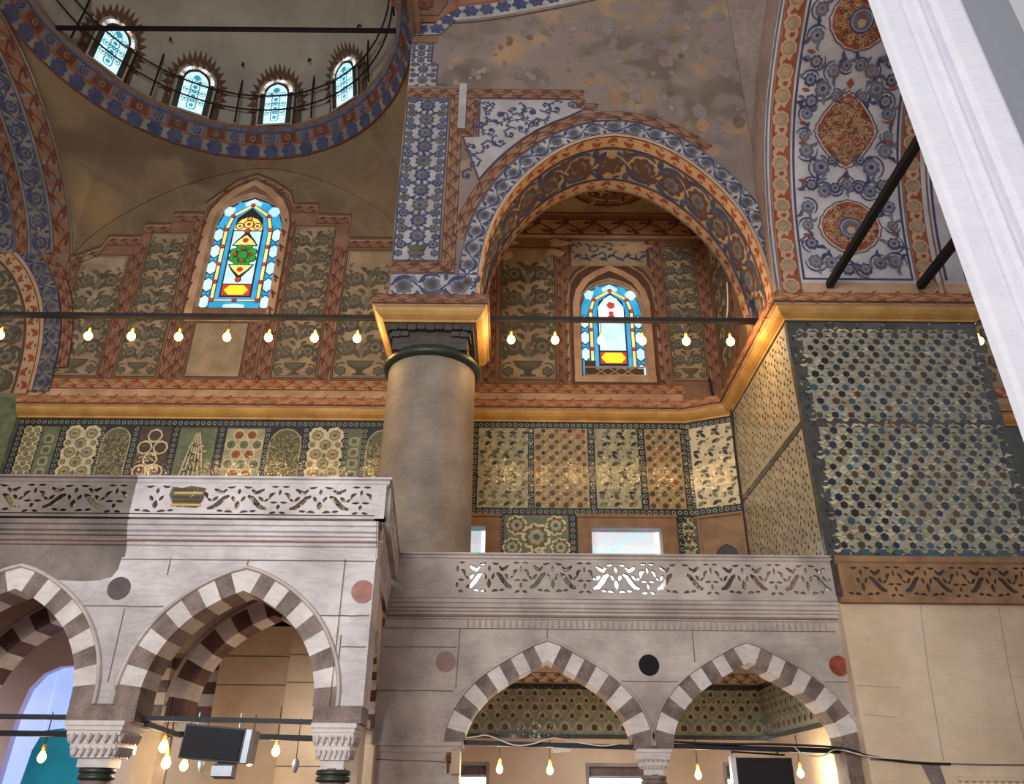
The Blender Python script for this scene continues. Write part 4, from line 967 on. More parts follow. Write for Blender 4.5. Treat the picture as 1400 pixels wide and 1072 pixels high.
# stone joints, a painted shadow and discs on the arcade walls
def joints(segs, y, parent, m='joint', w=.022):
    q = Paint(wallmap(y), .004)
    for a in segs: q.stroke([(a[0] + (a[2] - a[0]) * i / 6, a[1] + (a[3] - a[1]) * i / 6 + R.uniform(-.006, .006)) for i in range(7)], w, m, 1)
    q.build('stone_joints', parent)
joints([(-9, 5.38, -2.45, 5.38), (-7.6, 4.55, -6.05, 4.55), (-3.35, 4.42, -2.45, 4.42), (-6.72, 4.5, -6.72, 3.3), (-2.88, 3.9, -2.45, 3.9), (-4.7, 5.4, -4.72, 5.2), (-6.1, 5.42, -6.1, 5.1), (-2.9, 3.3, -2.9, 4.1)], YL, wgl)
joints([(-2.9, 5.1, 7.5, 5.1), (-2.9, 4.68, -1.2, 4.68), (-2.95, 3.74, -1.25, 3.74), (-1.15, 5.1, -1.2, 3.8), (.86, 5.1, .86, 4.87), (2.5, 3.98, 3.8, 3.98), (4.2, 5.1, 4.2, 4.4), (6.95, 4.0, 7.6, 4.0), (-2.95, 2.64, -1.05, 2.64), (-2.9, 2.35, -1.05, 2.3)], YR, wgr)
for x, z, y, m, par, r, lab in ((-6.9, 4.86, YL, 'porphyry_dark', wgl, .2, 'dark porphyry disc'), (-2.6, 4.84, YL, 'porphyry_red', wgl, .2, 'orange red disc'), (-1.45, 4.37, YR, 'porphyry_rose', wgr, .22, 'rose disc'), (3.15, 4.33, YR, 'porphyry_black', wgr, .23, 'black disc'), (7.45, 4.35, YR, 'porphyry_red', wgr, .22, 'red disc')):
    mb = MB(); n = 28
    c = [(x + r * cos(2 * pi * i / n), z + r * sin(2 * pi * i / n)) for i in range(n)]
    mb.prism([k for k in c if k[0] < (-2.42 if abs(x + 2.6) < .01 else 99)], 'y', y - .02, y + .01, m); mb.build('roundel', par, label=lab)
q = Paint(wallmap(YL), .005); q.poly([(-14, 5.44), (-6.98, 5.44), (-7.0, 5.2), (-7.08, 5.06), (-7.3, 5.0), (-7.6, 4.98), (-8.0, 5.0), (-8.3, 5.1), (-14, 5.1)], 'marble_shadowed', 1); q.build('painted_shadow', wgl, label='brown shadow painted on the marble at the left')  # lower edge of the cast shadow, painted on the wall as a dark patch
# impost block, cornice under the parapet
LPROF = [(0, 5.42), (.02, 5.62), (.05, 5.64), (.05, 5.7), (.09, 5.72), (.09, 5.78), (.13, 5.8), (.13, 5.85), (.17, 5.88), (.17, 5.96), (.2, 5.98), (.2, 6.06), (.1, 6.1), (0, 6.1)]
LR = [(-.0), ]
path = [(-14.3, YL), (-2.42, YL), (-2.85, YR)]
mb = MB()
for a, b, m in ((path[0], (-6.93, YL), 'marble_shadowed'), ((-6.93, YL), path[1], 'marble')):
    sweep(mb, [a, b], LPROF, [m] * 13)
ox = offpath(path, 0)
mbs = MB(); sweep(mbs, [(-14.3, YL), (-2.42, YL)], LPROF, ['marble'] * 13); mbs.prism([(YL - q_, z) for q_, z in LPROF] + [(YL + .1, 6.1), (YL + .1, 5.42)], 'x', -2.43, -2.40, 'marble')
sweep(mbs, [(-2.42, YL), (-2.85, YR)], [(q_ * .3, z) for q_, z in LPROF], ['marble'] * 13)
mb = MB(); sweep(mb, [(-14.3, YL - .004), (-6.93, YL - .004)], LPROF, ['marble_shadowed'] * 13)  # moulding darkened at the left, cast shadow put into its colour
t1 = mbs.build('trim_parapet_left', kind='structure'); mb.build('shadowed_moulding', t1)
q = Paint(wallmap(YL - .09), .006); q.stroke([(-14, 5.715), (-2.3, 5.715)], .03, 'porphyry_rose', 1); q.build('red_line', t1)
mb = MB(); sweep(mb, [(-2.9, YR), (7.62, YR)], [(q_, z - .32) for q_, z in LPROF], ['marble_aged'] * 13); t2 = mb.build('trim_parapet_right', kind='structure')
q = Paint(wallmap(YR - .05), .006); q.stroke([(-2.85, 5.36), (7.6, 5.36)], .025, 'stone_red', 1)
for i in range(60): q.grid(-1 + i * .14, -.96 + i * .14, 5.14, 5.3, 'marble_flute', 1)
q.build('red_line', t2)
# return wall of the left gallery, with its striped arch
mb = MB(); a0, a1 = Vector((-2.42, YL)), Vector((-2.95, YR))
du = (a1 - a0); dl = du.length; du /= dl; nrm = Vector((du.y, -du.x))
rmap = plane_map((a0.x, a0.y, 0), (du.x, du.y, 0), (0, 0, 1))
SA = archprof(2.75, 1.55, 2.95, [(f, h * .72) for f, h in LAP])
def rp(u, z, d=0): return (a0.x + du.x * u - nrm.x * d, a0.y + du.y * u - nrm.y * d, z)
for d in (0, .55):
    last = 0
    for s_, e_ in zip(SA, SA[1:]): mb.face([rp(s_[0], s_[1], d), rp(e_[0], e_[1], d), rp(e_[0], 5.42, d), rp(s_[0], 5.42, d)], 'marble_beige')
    mb.face([rp(0, 2.95, d), rp(SA[0][0], 2.95, d), rp(SA[0][0], 5.42, d), rp(0, 5.42, d)], 'marble_beige'); mb.face([rp(SA[-1][0], 2.6, d), rp(dl, 2.6, d), rp(dl, 5.42, d), rp(SA[-1][0], 5.42, d)], 'marble_beige')
for s_, e_ in zip(SA, SA[1:]): mb.face([rp(s_[0], s_[1]), rp(s_[0], s_[1], .55), rp(e_[0], e_[1], .55), rp(e_[0], e_[1])], 'stone_light')
wgs = mb.build('wall_gallery_return', kind='structure')
fS, SLn = polyline(SA)
for i in range(17):
    mb = MB(); m = 'stone_red' if i % 2 == 0 else 'stone_light'
    for u0_, u1_ in ((SLn * i / 17, SLn * (i + .5) / 17), (SLn * (i + .5) / 17, SLn * (i + 1) / 17)):
        (p0, t0), (p1, t1_) = fS(u0_), fS(u1_)
        P_ = lambda pt, t, o: (pt[0] - t[1] * o, pt[1] + t[0] * o)
        A_, B_, C_, D_ = P_(p0, t0, -.01), P_(p1, t1_, -.01), P_(p1, t1_, .38), P_(p0, t0, .38)
        mb.face([rp(*A_, -.01), rp(*B_, -.01), rp(*C_, -.01), rp(*D_, -.01)], m); mb.face([rp(*A_, -.01), rp(*A_, .55), rp(*B_, .55), rp(*B_, -.01)], m)
    mb.build('voussoir', wgs)
mb = MB(); mb.box(-3.3, -2.86, 18.35, 18.72, 0, 2.62, 'marble_beige'); mb.build('jamb', wgs)

# ---- rooms behind the arcades
mb = MB(); mb.box(-14.5, -2.9, YL + .65, 20.4, 5.3, 5.4, 'wall_cream'); mb.build('ceiling_gallery_left', kind='structure')
def slabw(name, x0, x1, y, holes, z1, m): 
    mb = MB(); slab_with_holes(mb, x0, x1, 0, z1, y, y + .4, holes, m, m); return mb.build(name, kind='structure')
LIL = [(-11.85, .8), (-11.78, 3.3), (-11.66, 3.9), (-11.4, 4.25), (-11.05, 4.42), (-10.75, 4.45), (-10.45, 4.42), (-10.1, 4.25), (-9.84, 3.9), (-9.72, 3.3), (-9.65, .8)]
wli = slabw('wall_inner_left', -14.5, -8.9, 20.4, [LIL], 5.3, 'wall_pink')
mb = MB(); mb.box(-8.9, -3.0, 20.4, 20.8, 0, 5.3, 'wall_cream'); mb.build('wall_inner_middle', kind='structure')
mb = MB(); mb.box(-5.0, -2.95, 18.75, 20.4, 0, 5.3, 'marble_beige'); wpb = mb.build('wall_column_base', kind='structure')
q = Paint(wallmap(18.75), .006)
for z in (3.9, 4.5, 3.05, 2.2): q.stroke([(-5, z), (-3, z)], .025, 'joint', 1)
q.build('stone_joints', wpb)
mb = MB(); mb.box(-6.9, -5.0, 19.7, 20.4, 0, 5.3, 'marble_beige'); wsp = mb.build('wall_inner_pier', kind='structure')
q = Paint(wallmap(19.7), .006)
for z in (3.95, 4.6): q.stroke([(-6.9, z), (-5, z)], .025, 'joint', 1)
q.build('stone_joints', wsp)
def stripedpier(name, x0, x1, y, a, b, lo):
    mb = MB(); mb.box(x0, x1, y, y + .5, 0, lo, 'wall_cream'); z = lo; k = 0
    while z < 5.3:
        mb.box(x0 - .01 * (k % 2), x1 + .01 * (k % 2), y - .005 * (k % 2), y + .5, z, z + .27, a if k % 2 == 0 else b); z += .27; k += 1
    return mb.build(name, kind='structure')
stripedpier('wall_striped_left', -8.85, -8.0, 19.6, 'wall_cream', 'stone_brown', 2.95)
stripedpier('wall_striped_right', -7.75, -6.95, 19.9, 'stone_light', 'stone_red', 2.95)
mb = MB(); mb.box(-14.6, -14.3, YL, 20.8, 0, 5.3, 'wall_pink'); mb.build('wall_inner_side', kind='structure')
# lilac daylight window seen through the left arch
w = empty('window_5', (-10.75, 20.5, .8), kind='structure')
mb = MB(); mb.face([(x, 20.62, z) for x, z in LIL], 'window_lilac'); mb.build('window_pane', w)
mb = MB()
for x in (-11.2, -10.3): mb.box(x - .02, x + .02, 20.58, 20.62, .8, 4.3, 'window_lilac')
mb.build('glazing_bar', w)
# underside rooms at right: painted band, tiles, soffits
p = Paint(wallmap(BACK), .006); p.grid(-3, 7.65, 5.05, 5.3, 'wall_cream', 1); p.hband(-3, 7.65, 4.78, .3, base='wall_cream', line='paint_terra', motif='paint_terra', edge=None)
q = Paint(plane_map((0, BACK, 5.3), (1, 0, 0), (0, -1, 0)), .006); q.grid(-3, 7.6, 0, 6, 'wall_cream', 1)
for i in range(9): q.at(-3, .3 + i * .65).scrollband(10.5, .4, 'paint_cream', 'paint_orange', 'paint_terra', None, per=1.8)
q.home(); q.build('painted_ceiling', wall_back); p.build('painted_border', wall_back)
def loweriznik(q, x0, x1, z0, z1):
    q.grid(x0, x1, z0, z1, 'tile_moss', 2); q.grid(x0, x1, z1 - .16, z1, 'tile_night', 3); q.grid(x0, x1, z0, z0 + .12, 'tile_dark', 3)
    d = .44; n = int((x1 - x0) / d); d = (x1 - x0) / n
    for i in range(n):
        x = x0 + d * (i + .5)
        for z, s_ in ((z0 + .3, 1.15), (z0 + .62, .85), (z0 + .85, 1), (z0 + 1.05, .7), (z0 + 1.25, .8)):
            xx = x + (0 if s_ in (1.15, 1, .8) else d * .5)
            if xx > x1 - .1: continue
            q.stroke([(xx - .17 * s_, z - .1), (xx - .13 * s_, z + .04), (xx, z + .17 * s_), (xx + .13 * s_, z + .04), (xx + .17 * s_, z - .1)], .04, 'tile_pale', 4)
            q.lobed((xx, z + .01), .085 * s_, 4, 'tile_mauve', 5); q.ring((xx, z), .105 * s_, .025, 'tile_pale', 6, 8)
            for m in (-1, 1): q.leaf((xx + m * .08, z - .06), pi / 2 - m * .9, .15, .06, 'tile_cream', 5, m * .2); q.leaf((xx + m * .05, z + .16 * s_), pi / 2 - m * .7, .12, .04, 'tile_olive', 4)
q = Paint(wallmap(BACK), .006); loweriznik(q, -3, 7.65, 3.22, 4.76); q.build('tile_panel', wall_back)
mb = MB(); mb.box(7.66, 8.0, YR + .7, BACK, 0, 5.3, 'wall_cream'); wrs = mb.build('wall_under_right', kind='structure')
q = Paint(plane_map((7.6, 0, 0), (0, -1, 0), (0, 0, 1)), .006); loweriznik(q, -25.5, -20.2, 3.22, 4.76); q.build('tile_panel', wrs)
q = Paint(wallmap(BACK), .006)
for x0, x1, zt in ((-2.7, -.56, 2.58), (2.24, 4.26, 2.58), (6.25, 7.25, 2.62)): q.rectline(x0, .3, x1, zt, .1, 'ground_white', 2)
q.build('window_surround', wall_back)
for n_, (x0, x1, z1) in enumerate(((-2.6, -.66, 2.5), (2.34, 4.16, 2.5), (6.35, 7.15, 2.55))):
    w = empty('window_%d' % (6 + n_), ((x0 + x1) / 2, 25.8, .4), kind='structure')
    mb = MB(); mb.box(x0, x1, 25.85, 25.87, .4, 2.18, 'window_light'); mb.build('window_pane', w)
    mb = MB(); mb.box(x0, x1, 25.8, 25.87, 2.18, z1, 'patch_grey'); mb.box(x0, x1, 25.74, 25.8, 2.2, 2.24, 'grey_metal'); mb.build('roller_blind', w)
# windows with wooden frames on the gallery
for n_, (x0, x1) in enumerate(((-2.6, -.84), (2.68, 5.02))):
    w = empty('window_%d' % (9 + n_), ((x0 + x1) / 2, 25.5, 7.3), kind='structure')
    mb = MB()
    for a, b, c, d in ((x0 - .46, x0, 6.9, 10.1), (x1, x1 + .5, 6.9, 10.1), (x0, x1, 9.7, 10.1)): mb.box(a, b, BACK - .1, BACK + .02, c, d, 'wood')
    mb.box(x0 - .5, x1 + .54, BACK - .14, BACK, 10.02, 10.12, 'wood'); mb.build('wooden_frame', w)
    mb = MB(); mb.box(x0, x1, 26.0, 26.02, 8.78, 9.7, 'window_cloth'); mb.build('printed_awning', w)
    mb = MB(); mb.box(x0, x1, 26.1, 26.12, 7.2, 8.8, 'window_light'); mb.build('window_pane', w)
    mb = MB(); mb.box(x0, x1, 25.98, 26.03, 8.72, 8.8, 'cornice_pale'); mb.box(x1 - .14, x1, 25.98, 26.03, 7.3, 9.7, 'glass_white'); mb.build('awning_bar', w)

# ---- tall stained windows of the back wall
def clip_bar(g, x0, x1, z0, z1, m, L): g.grid(x0, x1, z0, z1, m, L)
def hexa(g, c, w, h, m, L): g.poly([(c[0], c[1] + h), (c[0] + w, c[1] + h * .55), (c[0] + w, c[1] - h * .55), (c[0], c[1] - h), (c[0] - w, c[1] - h * .55), (c[0] - w, c[1] + h * .55)], m, L)
def bow(g, c, w, h, m, L):
    g.poly([(c[0] - w, c[1] + h), (c[0], c[1] + h * .2), (c[0] + w, c[1] + h), (c[0] + w, c[1] - h), (c[0], c[1] - h * .2), (c[0] - w, c[1] - h)], m, L)
def tallwindow(name, xc, hw, z0, zs, za, full):
    out = winoutline(xc, hw, z0, zs, za); y = BACK + .3
    w = empty(name, (xc, y, z0), kind='structure')
    g = Paint(wallmap(y), .012); g.poly(out, 'lead', 0); g.stroke(out, .16, 'cornice_pale', 3, closed=True); g.build('window_frame', w)
    g = Paint(wallmap(y), .012); k = hw / 1.42; H = za - z0
    e = hw - .24 * k     # centre line of the outer row
    g.poly([(xc + (x - xc) * .93, z0 + .1 + (z - z0 - .1) * .975) for x, z in out], 'glass_blue', 1)
    z = z0 + .42 * k; dz = .82 * k; j = 0
    while z < zs + .1:
        for s_ in (-1, 1):
            if full or not (j == 0 and s_ < 0): hexa(g, (xc + s_ * e, z), .2 * k, .38 * k, 'lead', 2); hexa(g, (xc + s_ * e, z), .165 * k, .32 * k, 'glass_sky', 3)
            if z + dz * .5 < zs + .3: bow(g, (xc + s_ * e, z + dz * .5), .17 * k, .12 * k, 'lead', 2); bow(g, (xc + s_ * e, z + dz * .5), .14 * k, .085 * k, 'glass_blue', 3)
        z += dz; j += 1
    for s_ in (-1, 1):
        c = (xc + s_ * e * .78, zs + (za - zs) * .52); g.poly([(c[0] + .3 * k * cos(a) * (1 if s_ > 0 else 1) * .85, c[1] + .27 * k * sin(a)) for a in (s_ * -.4 + .2, .9, 1.9, 2.9, 3.9, 5.0)], 'glass_sky', 3)
        c = (xc + s_ * e * .42, zs + (za - zs) * .74); g.poly([(c[0] - .18 * k, c[1] - .05), (c[0] + .18 * k, c[1] - .14 * k), (c[0] + .2 * k, c[1] + .02), (c[0] - .1 * k, c[1] + .16 * k)], 'glass_blue', 3)
    t = za - .16 * k; g.poly([(xc, t), (xc - .36 * k, t - .24 * k), (xc - .3 * k, t - .42 * k), (xc, t - .3 * k), (xc + .3 * k, t - .42 * k), (xc + .36 * k, t - .24 * k)], 'glass_sky', 4)
    if full: hexa(g, (xc, z0 + .24), .42, .13, 'glass_sky', 2)
    # yellow beaded inner border
    ih = hw - .52 * k; it = za - .52 * k; isz = zs - .05
    br = [(xc - ih, z0 + .5 * k), (xc - ih, isz), (xc - ih * .82, isz + (it - isz) * .55), (xc, it), (xc + ih * .82, isz + (it - isz) * .55), (xc + ih, isz), (xc + ih, z0 + .5 * k)]
    cl = br + [br[0]]
    g.stroke(br, .2 * k, 'lead', 4, closed=True); g.stroke(br, .13 * k, 'glass_yellow', 5, closed=True)
    for a, b in zip(cl, cl[1:]):
        n_ = max(1, round(math.dist(a, b) / (.85 * k)))
        for i in range(n_):
            t = i / n_; c = (a[0] + (b[0] - a[0]) * t, a[1] + (b[1] - a[1]) * t); g.disc(c, .11 * k, 'lead', 6, 8); g.disc(c, .085 * k, 'glass_red', 7, 8)
    # blue inner band and the field
    def inset(d): return [(xc + (x - xc) * (1 - d / ih), (z0 + .5 * k) + (z - z0 - .5 * k) * (1 - d * 1.1 / (it - z0)) + (d * .5)) for x, z in br]
    g.poly(inset(.12 * k), 'glass_blue', 5); g.poly(inset(.27 * k), 'lead', 6)
    fw = ih - .34 * k; fz0 = z0 + .98 * k; fz1 = isz - .1
    if full:
        g.grid(xc - fw, xc + fw, z0 + .7, z0 + 1.22, 'glass_red', 7); g.poly([(xc - fw * .85, z0 + .96), (xc - fw * .5, z0 + 1.18), (xc + fw * .5, z0 + 1.18), (xc + fw * .85, z0 + .96), (xc + fw * .5, z0 + .74), (xc - fw * .5, z0 + .74)], 'glass_gold', 8)
        g.grid(xc - fw, xc + fw, z0 + 1.27, zs - .15, 'glass_sky', 7)
        zm = z0 + 2.65
        for d in (-1, 1):
            g.poly([(xc, zm + d * 1.25), (xc + .2, zm + d * .95), (xc + .36, zm + d * .75), (xc + fw * .95, zm + d * .45), (xc - fw * .95, zm + d * .45), (xc - .36, zm + d * .75), (xc - .2, zm + d * .95)], 'lead', 8)
            g.poly([(xc, zm + d * 1.0), (xc + .27, zm + d * .74), (xc + fw * .8, zm + d * .5), (xc - fw * .8, zm + d * .5), (xc - .27, zm + d * .74)], 'glass_yellow', 9)
            g.disc((xc, zm + d * .72), .13, 'glass_red', 10, 8); g.disc((xc, zm + d * 1.2), .14, 'lead', 9, 8); g.disc((xc, zm + d * 1.2), .1, 'glass_red', 10, 8)
        g.lobed((xc, zm), fw * 1.08, 8, 'lead', 8); g.lobed((xc, zm), fw * 1.0, 8, 'glass_green', 9)
        for i in range(8): g.spiral((xc + .32 * cos(i * pi / 4), zm + .32 * sin(i * pi / 4)), .04, .16, i, 4, .04, 'lead', 10, 8)
        for a in range(4): g.disc((xc + .3 * cos(a * pi / 2), zm + .3 * sin(a * pi / 2)), .1, 'lead', 11, 8); g.disc((xc + .3 * cos(a * pi / 2), zm + .3 * sin(a * pi / 2)), .075, 'glass_red', 12, 8)
        top = zs - .1; g.poly([(xc - fw, top), (xc - fw, top + .25), (xc - fw * .6, top + .55), (xc, top + .72), (xc + fw * .6, top + .55), (xc + fw, top + .25), (xc + fw, top)], 'glass_yellow', 8)
        for x, z, r in ((0, .3, .2), (-.36, .2, .16), (.36, .2, .16), (0, .58, .1)): g.ring((xc + x, top + z), r, .045, 'lead', 9, 12); g.disc((xc + x, top + z), r * .45, 'glass_red', 9, 8)
    else:
        g.grid(xc - fw, xc + fw, z0 + .65, z0 + 1.15, 'glass_red', 7); g.poly([(xc - fw * .95, z0 + .9), (xc - fw * .6, z0 + 1.12), (xc + fw * .6, z0 + 1.12), (xc + fw * .95, z0 + .9), (xc + fw * .6, z0 + .68), (xc - fw * .6, z0 + .68)], 'glass_gold', 8)
        g.grid(xc - fw, xc + fw, z0 + 1.22, zs - .55, 'glass_sky', 7); g.grid(xc - fw, xc + fw, zs - .5, zs + .12, 'glass_white', 7)
        g.poly([(xc - fw, zs + .12), (xc + fw, zs + .12), (xc + fw * .5, zs + .5), (xc, zs + .68), (xc - fw * .5, zs + .5)], 'glass_aqua', 7)
        for z, r in ((zs + .18, .17), (zs - .18, .1), (zs - .36, .14)): g.lobed((xc, z), r, 5, 'glass_red', 9)
        q0 = z0 + .12
        for i in range(3): g.stroke([(xc - .75 + i * .5, q0), (xc - .5 + i * .5, q0 + .16), (xc - .75 + i * .5, q0 + .36)], .06, 'cornice_pale', 12); g.stroke([(xc - .25 + i * .5, q0), (xc - .5 + i * .5, q0 + .16), (xc - .25 + i * .5, q0 + .36)], .06, 'cornice_pale', 12)
        for z in (z0 + .12, z0 + .46): g.grid(xc - hw * .9, xc + hw * .9, z - .03, z + .03, 'cornice_pale', 13)
        g.grid(xc - hw * .88, xc - hw * .55, z0 + .1, z0 + .75, 'patch_dark', 11); g.grid(xc + hw * .5, xc + hw * .88, z0 + .1, z0 + .42, 'patch_dark', 11); g.grid(xc - hw * .55, xc + hw * .55, z0 + .1, z0 + .42, 'patch_dark', 11)
    g.build('stained_glass', w)
tallwindow('window_11', -10.85, 1.42, 18.3, 22.3, 24.05, True)
tallwindow('window_12', 3.8, 1.24, 15.45, 18.5, 19.85, False)

# ================================================================== THINGS
# ---- round column
c = empty('stone_column', (-2.33, 20.2, 5.75), 'thick grey stone column with a dark square capital carrying the great arch', 'column', kind='thing')
mb = MB(); mb.lathe([(0, 5.75), (1.34, 5.75), (1.34, 6.0), (1.3, 6.05), (1.27, 9.5), (1.25, 12.5), (1.25, 12.62), (0, 12.62)], (-2.33, 20.2, 0), 'granite', 56); mb.build('shaft', c, smooth=True)
mb = MB(); mb.lathe([(1.22, 12.5), (1.3, 12.52), (1.38, 12.56), (1.42, 12.64), (1.38, 12.73), (1.3, 12.78), (1.3, 12.84), (1.1, 12.86), (.5, 12.86)], (-2.33, 20.2, 0), 'bronze_green', 56); mb.build('collar', c, smooth=True)
mb = MB(); x0, x1, y0, y1 = -3.5, -1.16, 19.03, 21.37
mb.box(x0 + .12, x1 - .12, y0 + .12, y1 - .12, 12.8, 13.55, 'carved_dark')
for t in range(4):   # tiers of small stalactite niches, deepest at the corners
    z = 12.82 + .18 * t; o = .24 - .075 * t
    for k in range(9):
        u = (k + .5) / 9; wd = .11
        for face in range(4):
            a = x0 + o + (x1 - x0 - 2 * o) * u; b = y0 + o + (y1 - y0 - 2 * o) * u
            corner = abs(u - .5) > .3
            dp = (.13 if corner else .02)
            if not corner and t != 3: continue
            P_ = {0: (a - wd, a + wd, y0 + o - .06, y0 + o + .2), 1: (a - wd, a + wd, y1 - o - .2, y1 - o + .06), 2: (x0 + o - .06, x0 + o + .2, b - wd, b + wd), 3: (x1 - o - .2, x1 - o + .06, b - wd, b + wd)}[face]
            mb.box(*P_, z + .02 * (k % 2), z + .17, 'carved_dark')
mb.box(x0 + .02, x1 - .02, y0 + .02, y1 - .02, 13.46, 13.55, 'carved_dark')
mb.build('capital', c)
mb = MB(); sq = [(-3.58, 18.95), (-1.08, 18.95), (-1.08, 21.45), (-3.58, 21.45)]
sweep(mb, sq, CP, CM, True); mb.box(-3.58, -1.08, 18.95, 21.45, 13.52, 14.33, 'cornice_pale'); ab = mb.build('abacus', c)
q = Paint(wallmap(18.55), .004); q.at(-3.98, 13.99).scrollband(3.3, .26, 'paint_terra', 'paint_red', 'paint_red', None, per=2, seg=1); q.build('painted_band', ab)
q = Paint(plane_map((-.68, 0, 0), (0, 1, 0), (0, 0, 1)), .004); q.at(18.55, 13.99).scrollband(3.3, .26, 'paint_orange', 'paint_red', 'paint_brick', None, per=2, seg=1); q.build('painted_band', ab)

# ---- white fluted pier close by on the right
t = empty('fluted_pier', (7.2, 9.3, 0), 'tall white marble pier with vertical grooves, cutting across the right corner', 'pier', kind='thing')
sec = [(7.6, 10.4), (6.30, 9.1), (6.36, 9.03), (6.44, 9.0), (6.70, 9.0), (6.72, 9.05), (6.77, 9.06), (6.79, 9.0), (6.86, 8.98), (6.9, 9.07), (6.95, 9.1), (7.0, 9.02), (7.08, 8.99), (7.16, 9.02), (7.19, 9.12), (7.26, 9.12), (7.29, 9.02), (7.4, 8.97), (7.78, 8.97), (7.84, 9.0), (7.88, 9.06)]
sec2 = [(7.88, 9.06), (7.9, 9.2), (7.95, 9.34), (8.05, 9.42), (8.12, 9.6), (8.2, 9.66), (12.6, 12.95)]
def batter(pp, z): return [(x - .034 * (z - 10), y) for x, y in pp]
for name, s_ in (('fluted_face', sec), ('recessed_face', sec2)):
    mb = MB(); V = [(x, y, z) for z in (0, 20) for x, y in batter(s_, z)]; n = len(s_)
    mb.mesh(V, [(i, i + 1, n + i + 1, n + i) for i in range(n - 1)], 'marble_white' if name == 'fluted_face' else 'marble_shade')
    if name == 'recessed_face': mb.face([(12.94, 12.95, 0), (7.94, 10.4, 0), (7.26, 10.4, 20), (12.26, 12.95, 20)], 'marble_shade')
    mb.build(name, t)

# ---- pierced marble parapets
def leafpoly(c, a, l, w, bend=0, n=4):
    top = []; bot = []
    for i in range(n + 1):
        s_ = i / n; x = l * (s_ - .5); b = bend * l * sin(pi * s_); h = w / 2 * (sin(pi * s_) ** .7 if 0 < s_ < 1 else .06)
        top.append((x, b + h)); bot.append((x, b - h))
    ca, sa = cos(a), sin(a); return [(c[0] + x * ca - y * sa, c[1] + x * sa + y * ca) for x, y in top + bot[::-1]]
def strokepoly(pts, w):
    n = len(pts); L_, R_ = [], []
    for i, (x, y) in enumerate(pts):
        a, b = pts[max(i - 1, 0)], pts[min(i + 1, n - 1)]; dx, dy = b[0] - a[0], b[1] - a[1]; l = math.hypot(dx, dy); ww = w / 2 * (.35 + .65 * sin(pi * (i + .3) / (n - .4)))
        L_.append((x - dy / l * ww, y + dx / l * ww)); R_.append((x + dy / l * ww, y - dx / l * ww))
    return L_ + R_[::-1]
HALF = [leafpoly((.09, .31), 1.0, .13, .07), leafpoly((.14, .055), .1, .17, .05, .1), leafpoly((.15, .545), -.1, .17, .045, -.1), strokepoly([(.17, .37), (.25, .33), (.33, .24), (.43, .15), (.54, .12)], .1),
        strokepoly([(.23, .49), (.30, .43), (.37, .45), (.46, .50)], .075), leafpoly((.66, .245), .05, .15, .045), leafpoly((.62, .37), .9, .17, .07, .2), leafpoly((.66, .05), .2, .13, .05), leafpoly((.65, .55), 0, .15, .04), leafpoly((.42, .31), -.7, .14, .07), leafpoly((.52, .29), .6, .1, .05), leafpoly((.3, .08), .1, .13, .05)]
MID = {0: [leafpoly((0, .19), pi / 2, .17, .1), leafpoly((0, .45), pi / 2, .11, .07)], 1: [leafpoly((.75, .16), pi / 2, .1, .07), leafpoly((.75, .44), pi / 2, .12, .06)]}
def lattice(name, parent, L, H, origin, U, thick, m, start=0.0, skip=None, scale=1.0):
    """pierced slab: outline L x H in the plane (U, z) at origin, with the leaf-shaped holes of the pattern cut through"""
    holes = []; n = int(L / 1.5) + 3
    for k in range(-1, n):
        for i, h in enumerate(HALF):
            for mir in (1, -1): holes.append([(start + k * 1.5 + mir * x, y * scale) for x, y in h])
        for h in MID[0]: holes.append([(start + k * 1.5 + x, y * scale) for x, y in h])
        for h in MID[1]: holes.append([(start + k * 1.5 + x, y * scale) for x, y in h])
    holes = [h for h in holes if min(x for x, y in h) > .05 and max(x for x, y in h) < L - .05 and not (skip and skip[0] < sum(x for x, y in h) / len(h) < skip[1])]
    cu_ = bpy.data.curves.new(name, 'CURVE'); cu_.dimensions = '2D'; cu_.fill_mode = 'BOTH'; cu_.extrude = thick / 2
    for pts in [[(0, 0), (L, 0), (L, H), (0, H)]] + holes:
        sp_ = cu_.splines.new('POLY'); sp_.points.add(len(pts) - 1); sp_.use_cyclic_u = True
        for q_, (x, y) in zip(sp_.points, pts): q_.co = (x, y, 0, 1)
    ob = bpy.data.objects.new('tmp', cu_); col.objects.link(ob)
    dg = bpy.context.evaluated_depsgraph_get(); me = bpy.data.meshes.new_from_object(ob.evaluated_get(dg)); bpy.data.objects.remove(ob); bpy.data.curves.remove(cu_)
    off = world_loc(parent); U = Vector((*U, 0)).normalized(); Nn = U.cross(Vector((0, 0, 1)))
    for v in me.vertices: v.co = Vector(origin) + U * v.co.x + Vector((0, 0, 1)) * v.co.y - Nn * v.co.z - off
    me.name = name; me.materials.clear(); me.materials.append(MATS[m])
    for f in me.polygons: f.material_index = 0
    o = bpy.data.objects.new(name, me); return link(o, parent)
bl = empty('marble_parapet', (-6.9, YL, 6.1), 'pierced white marble parapet of the left gallery, with a brown shadow painted on its left end', 'parapet', kind='thing')
yf = YL - .12
RAILP = [(-.1, 6.74), (.06, 6.74), (.1, 6.78), (.1, 6.84), (.14, 6.86), (.14, 6.9), (-.1, 6.9), (-.1, 6.74)]
mb = MB(); sweep(mb, [(-6.93, YL - .1), (-2.36, YL - .1), (-2.8, YR)], RAILP, ['marble'] * 7); mb.box(-6.93, -2.3, YL - .22, YL, 6.1, 6.17, 'marble'); mb.build('handrail', bl)
mb = MB(); sweep(mb, [(-14.3, YL - .1), (-6.93, YL - .1)], RAILP, ['marble_shadowed'] * 7); mb.box(-14.3, -6.93, YL - .22, YL, 6.1, 6.17, 'marble_shadowed'); mb.build('handrail', bl, label='handrail with brown shadow in its colour')
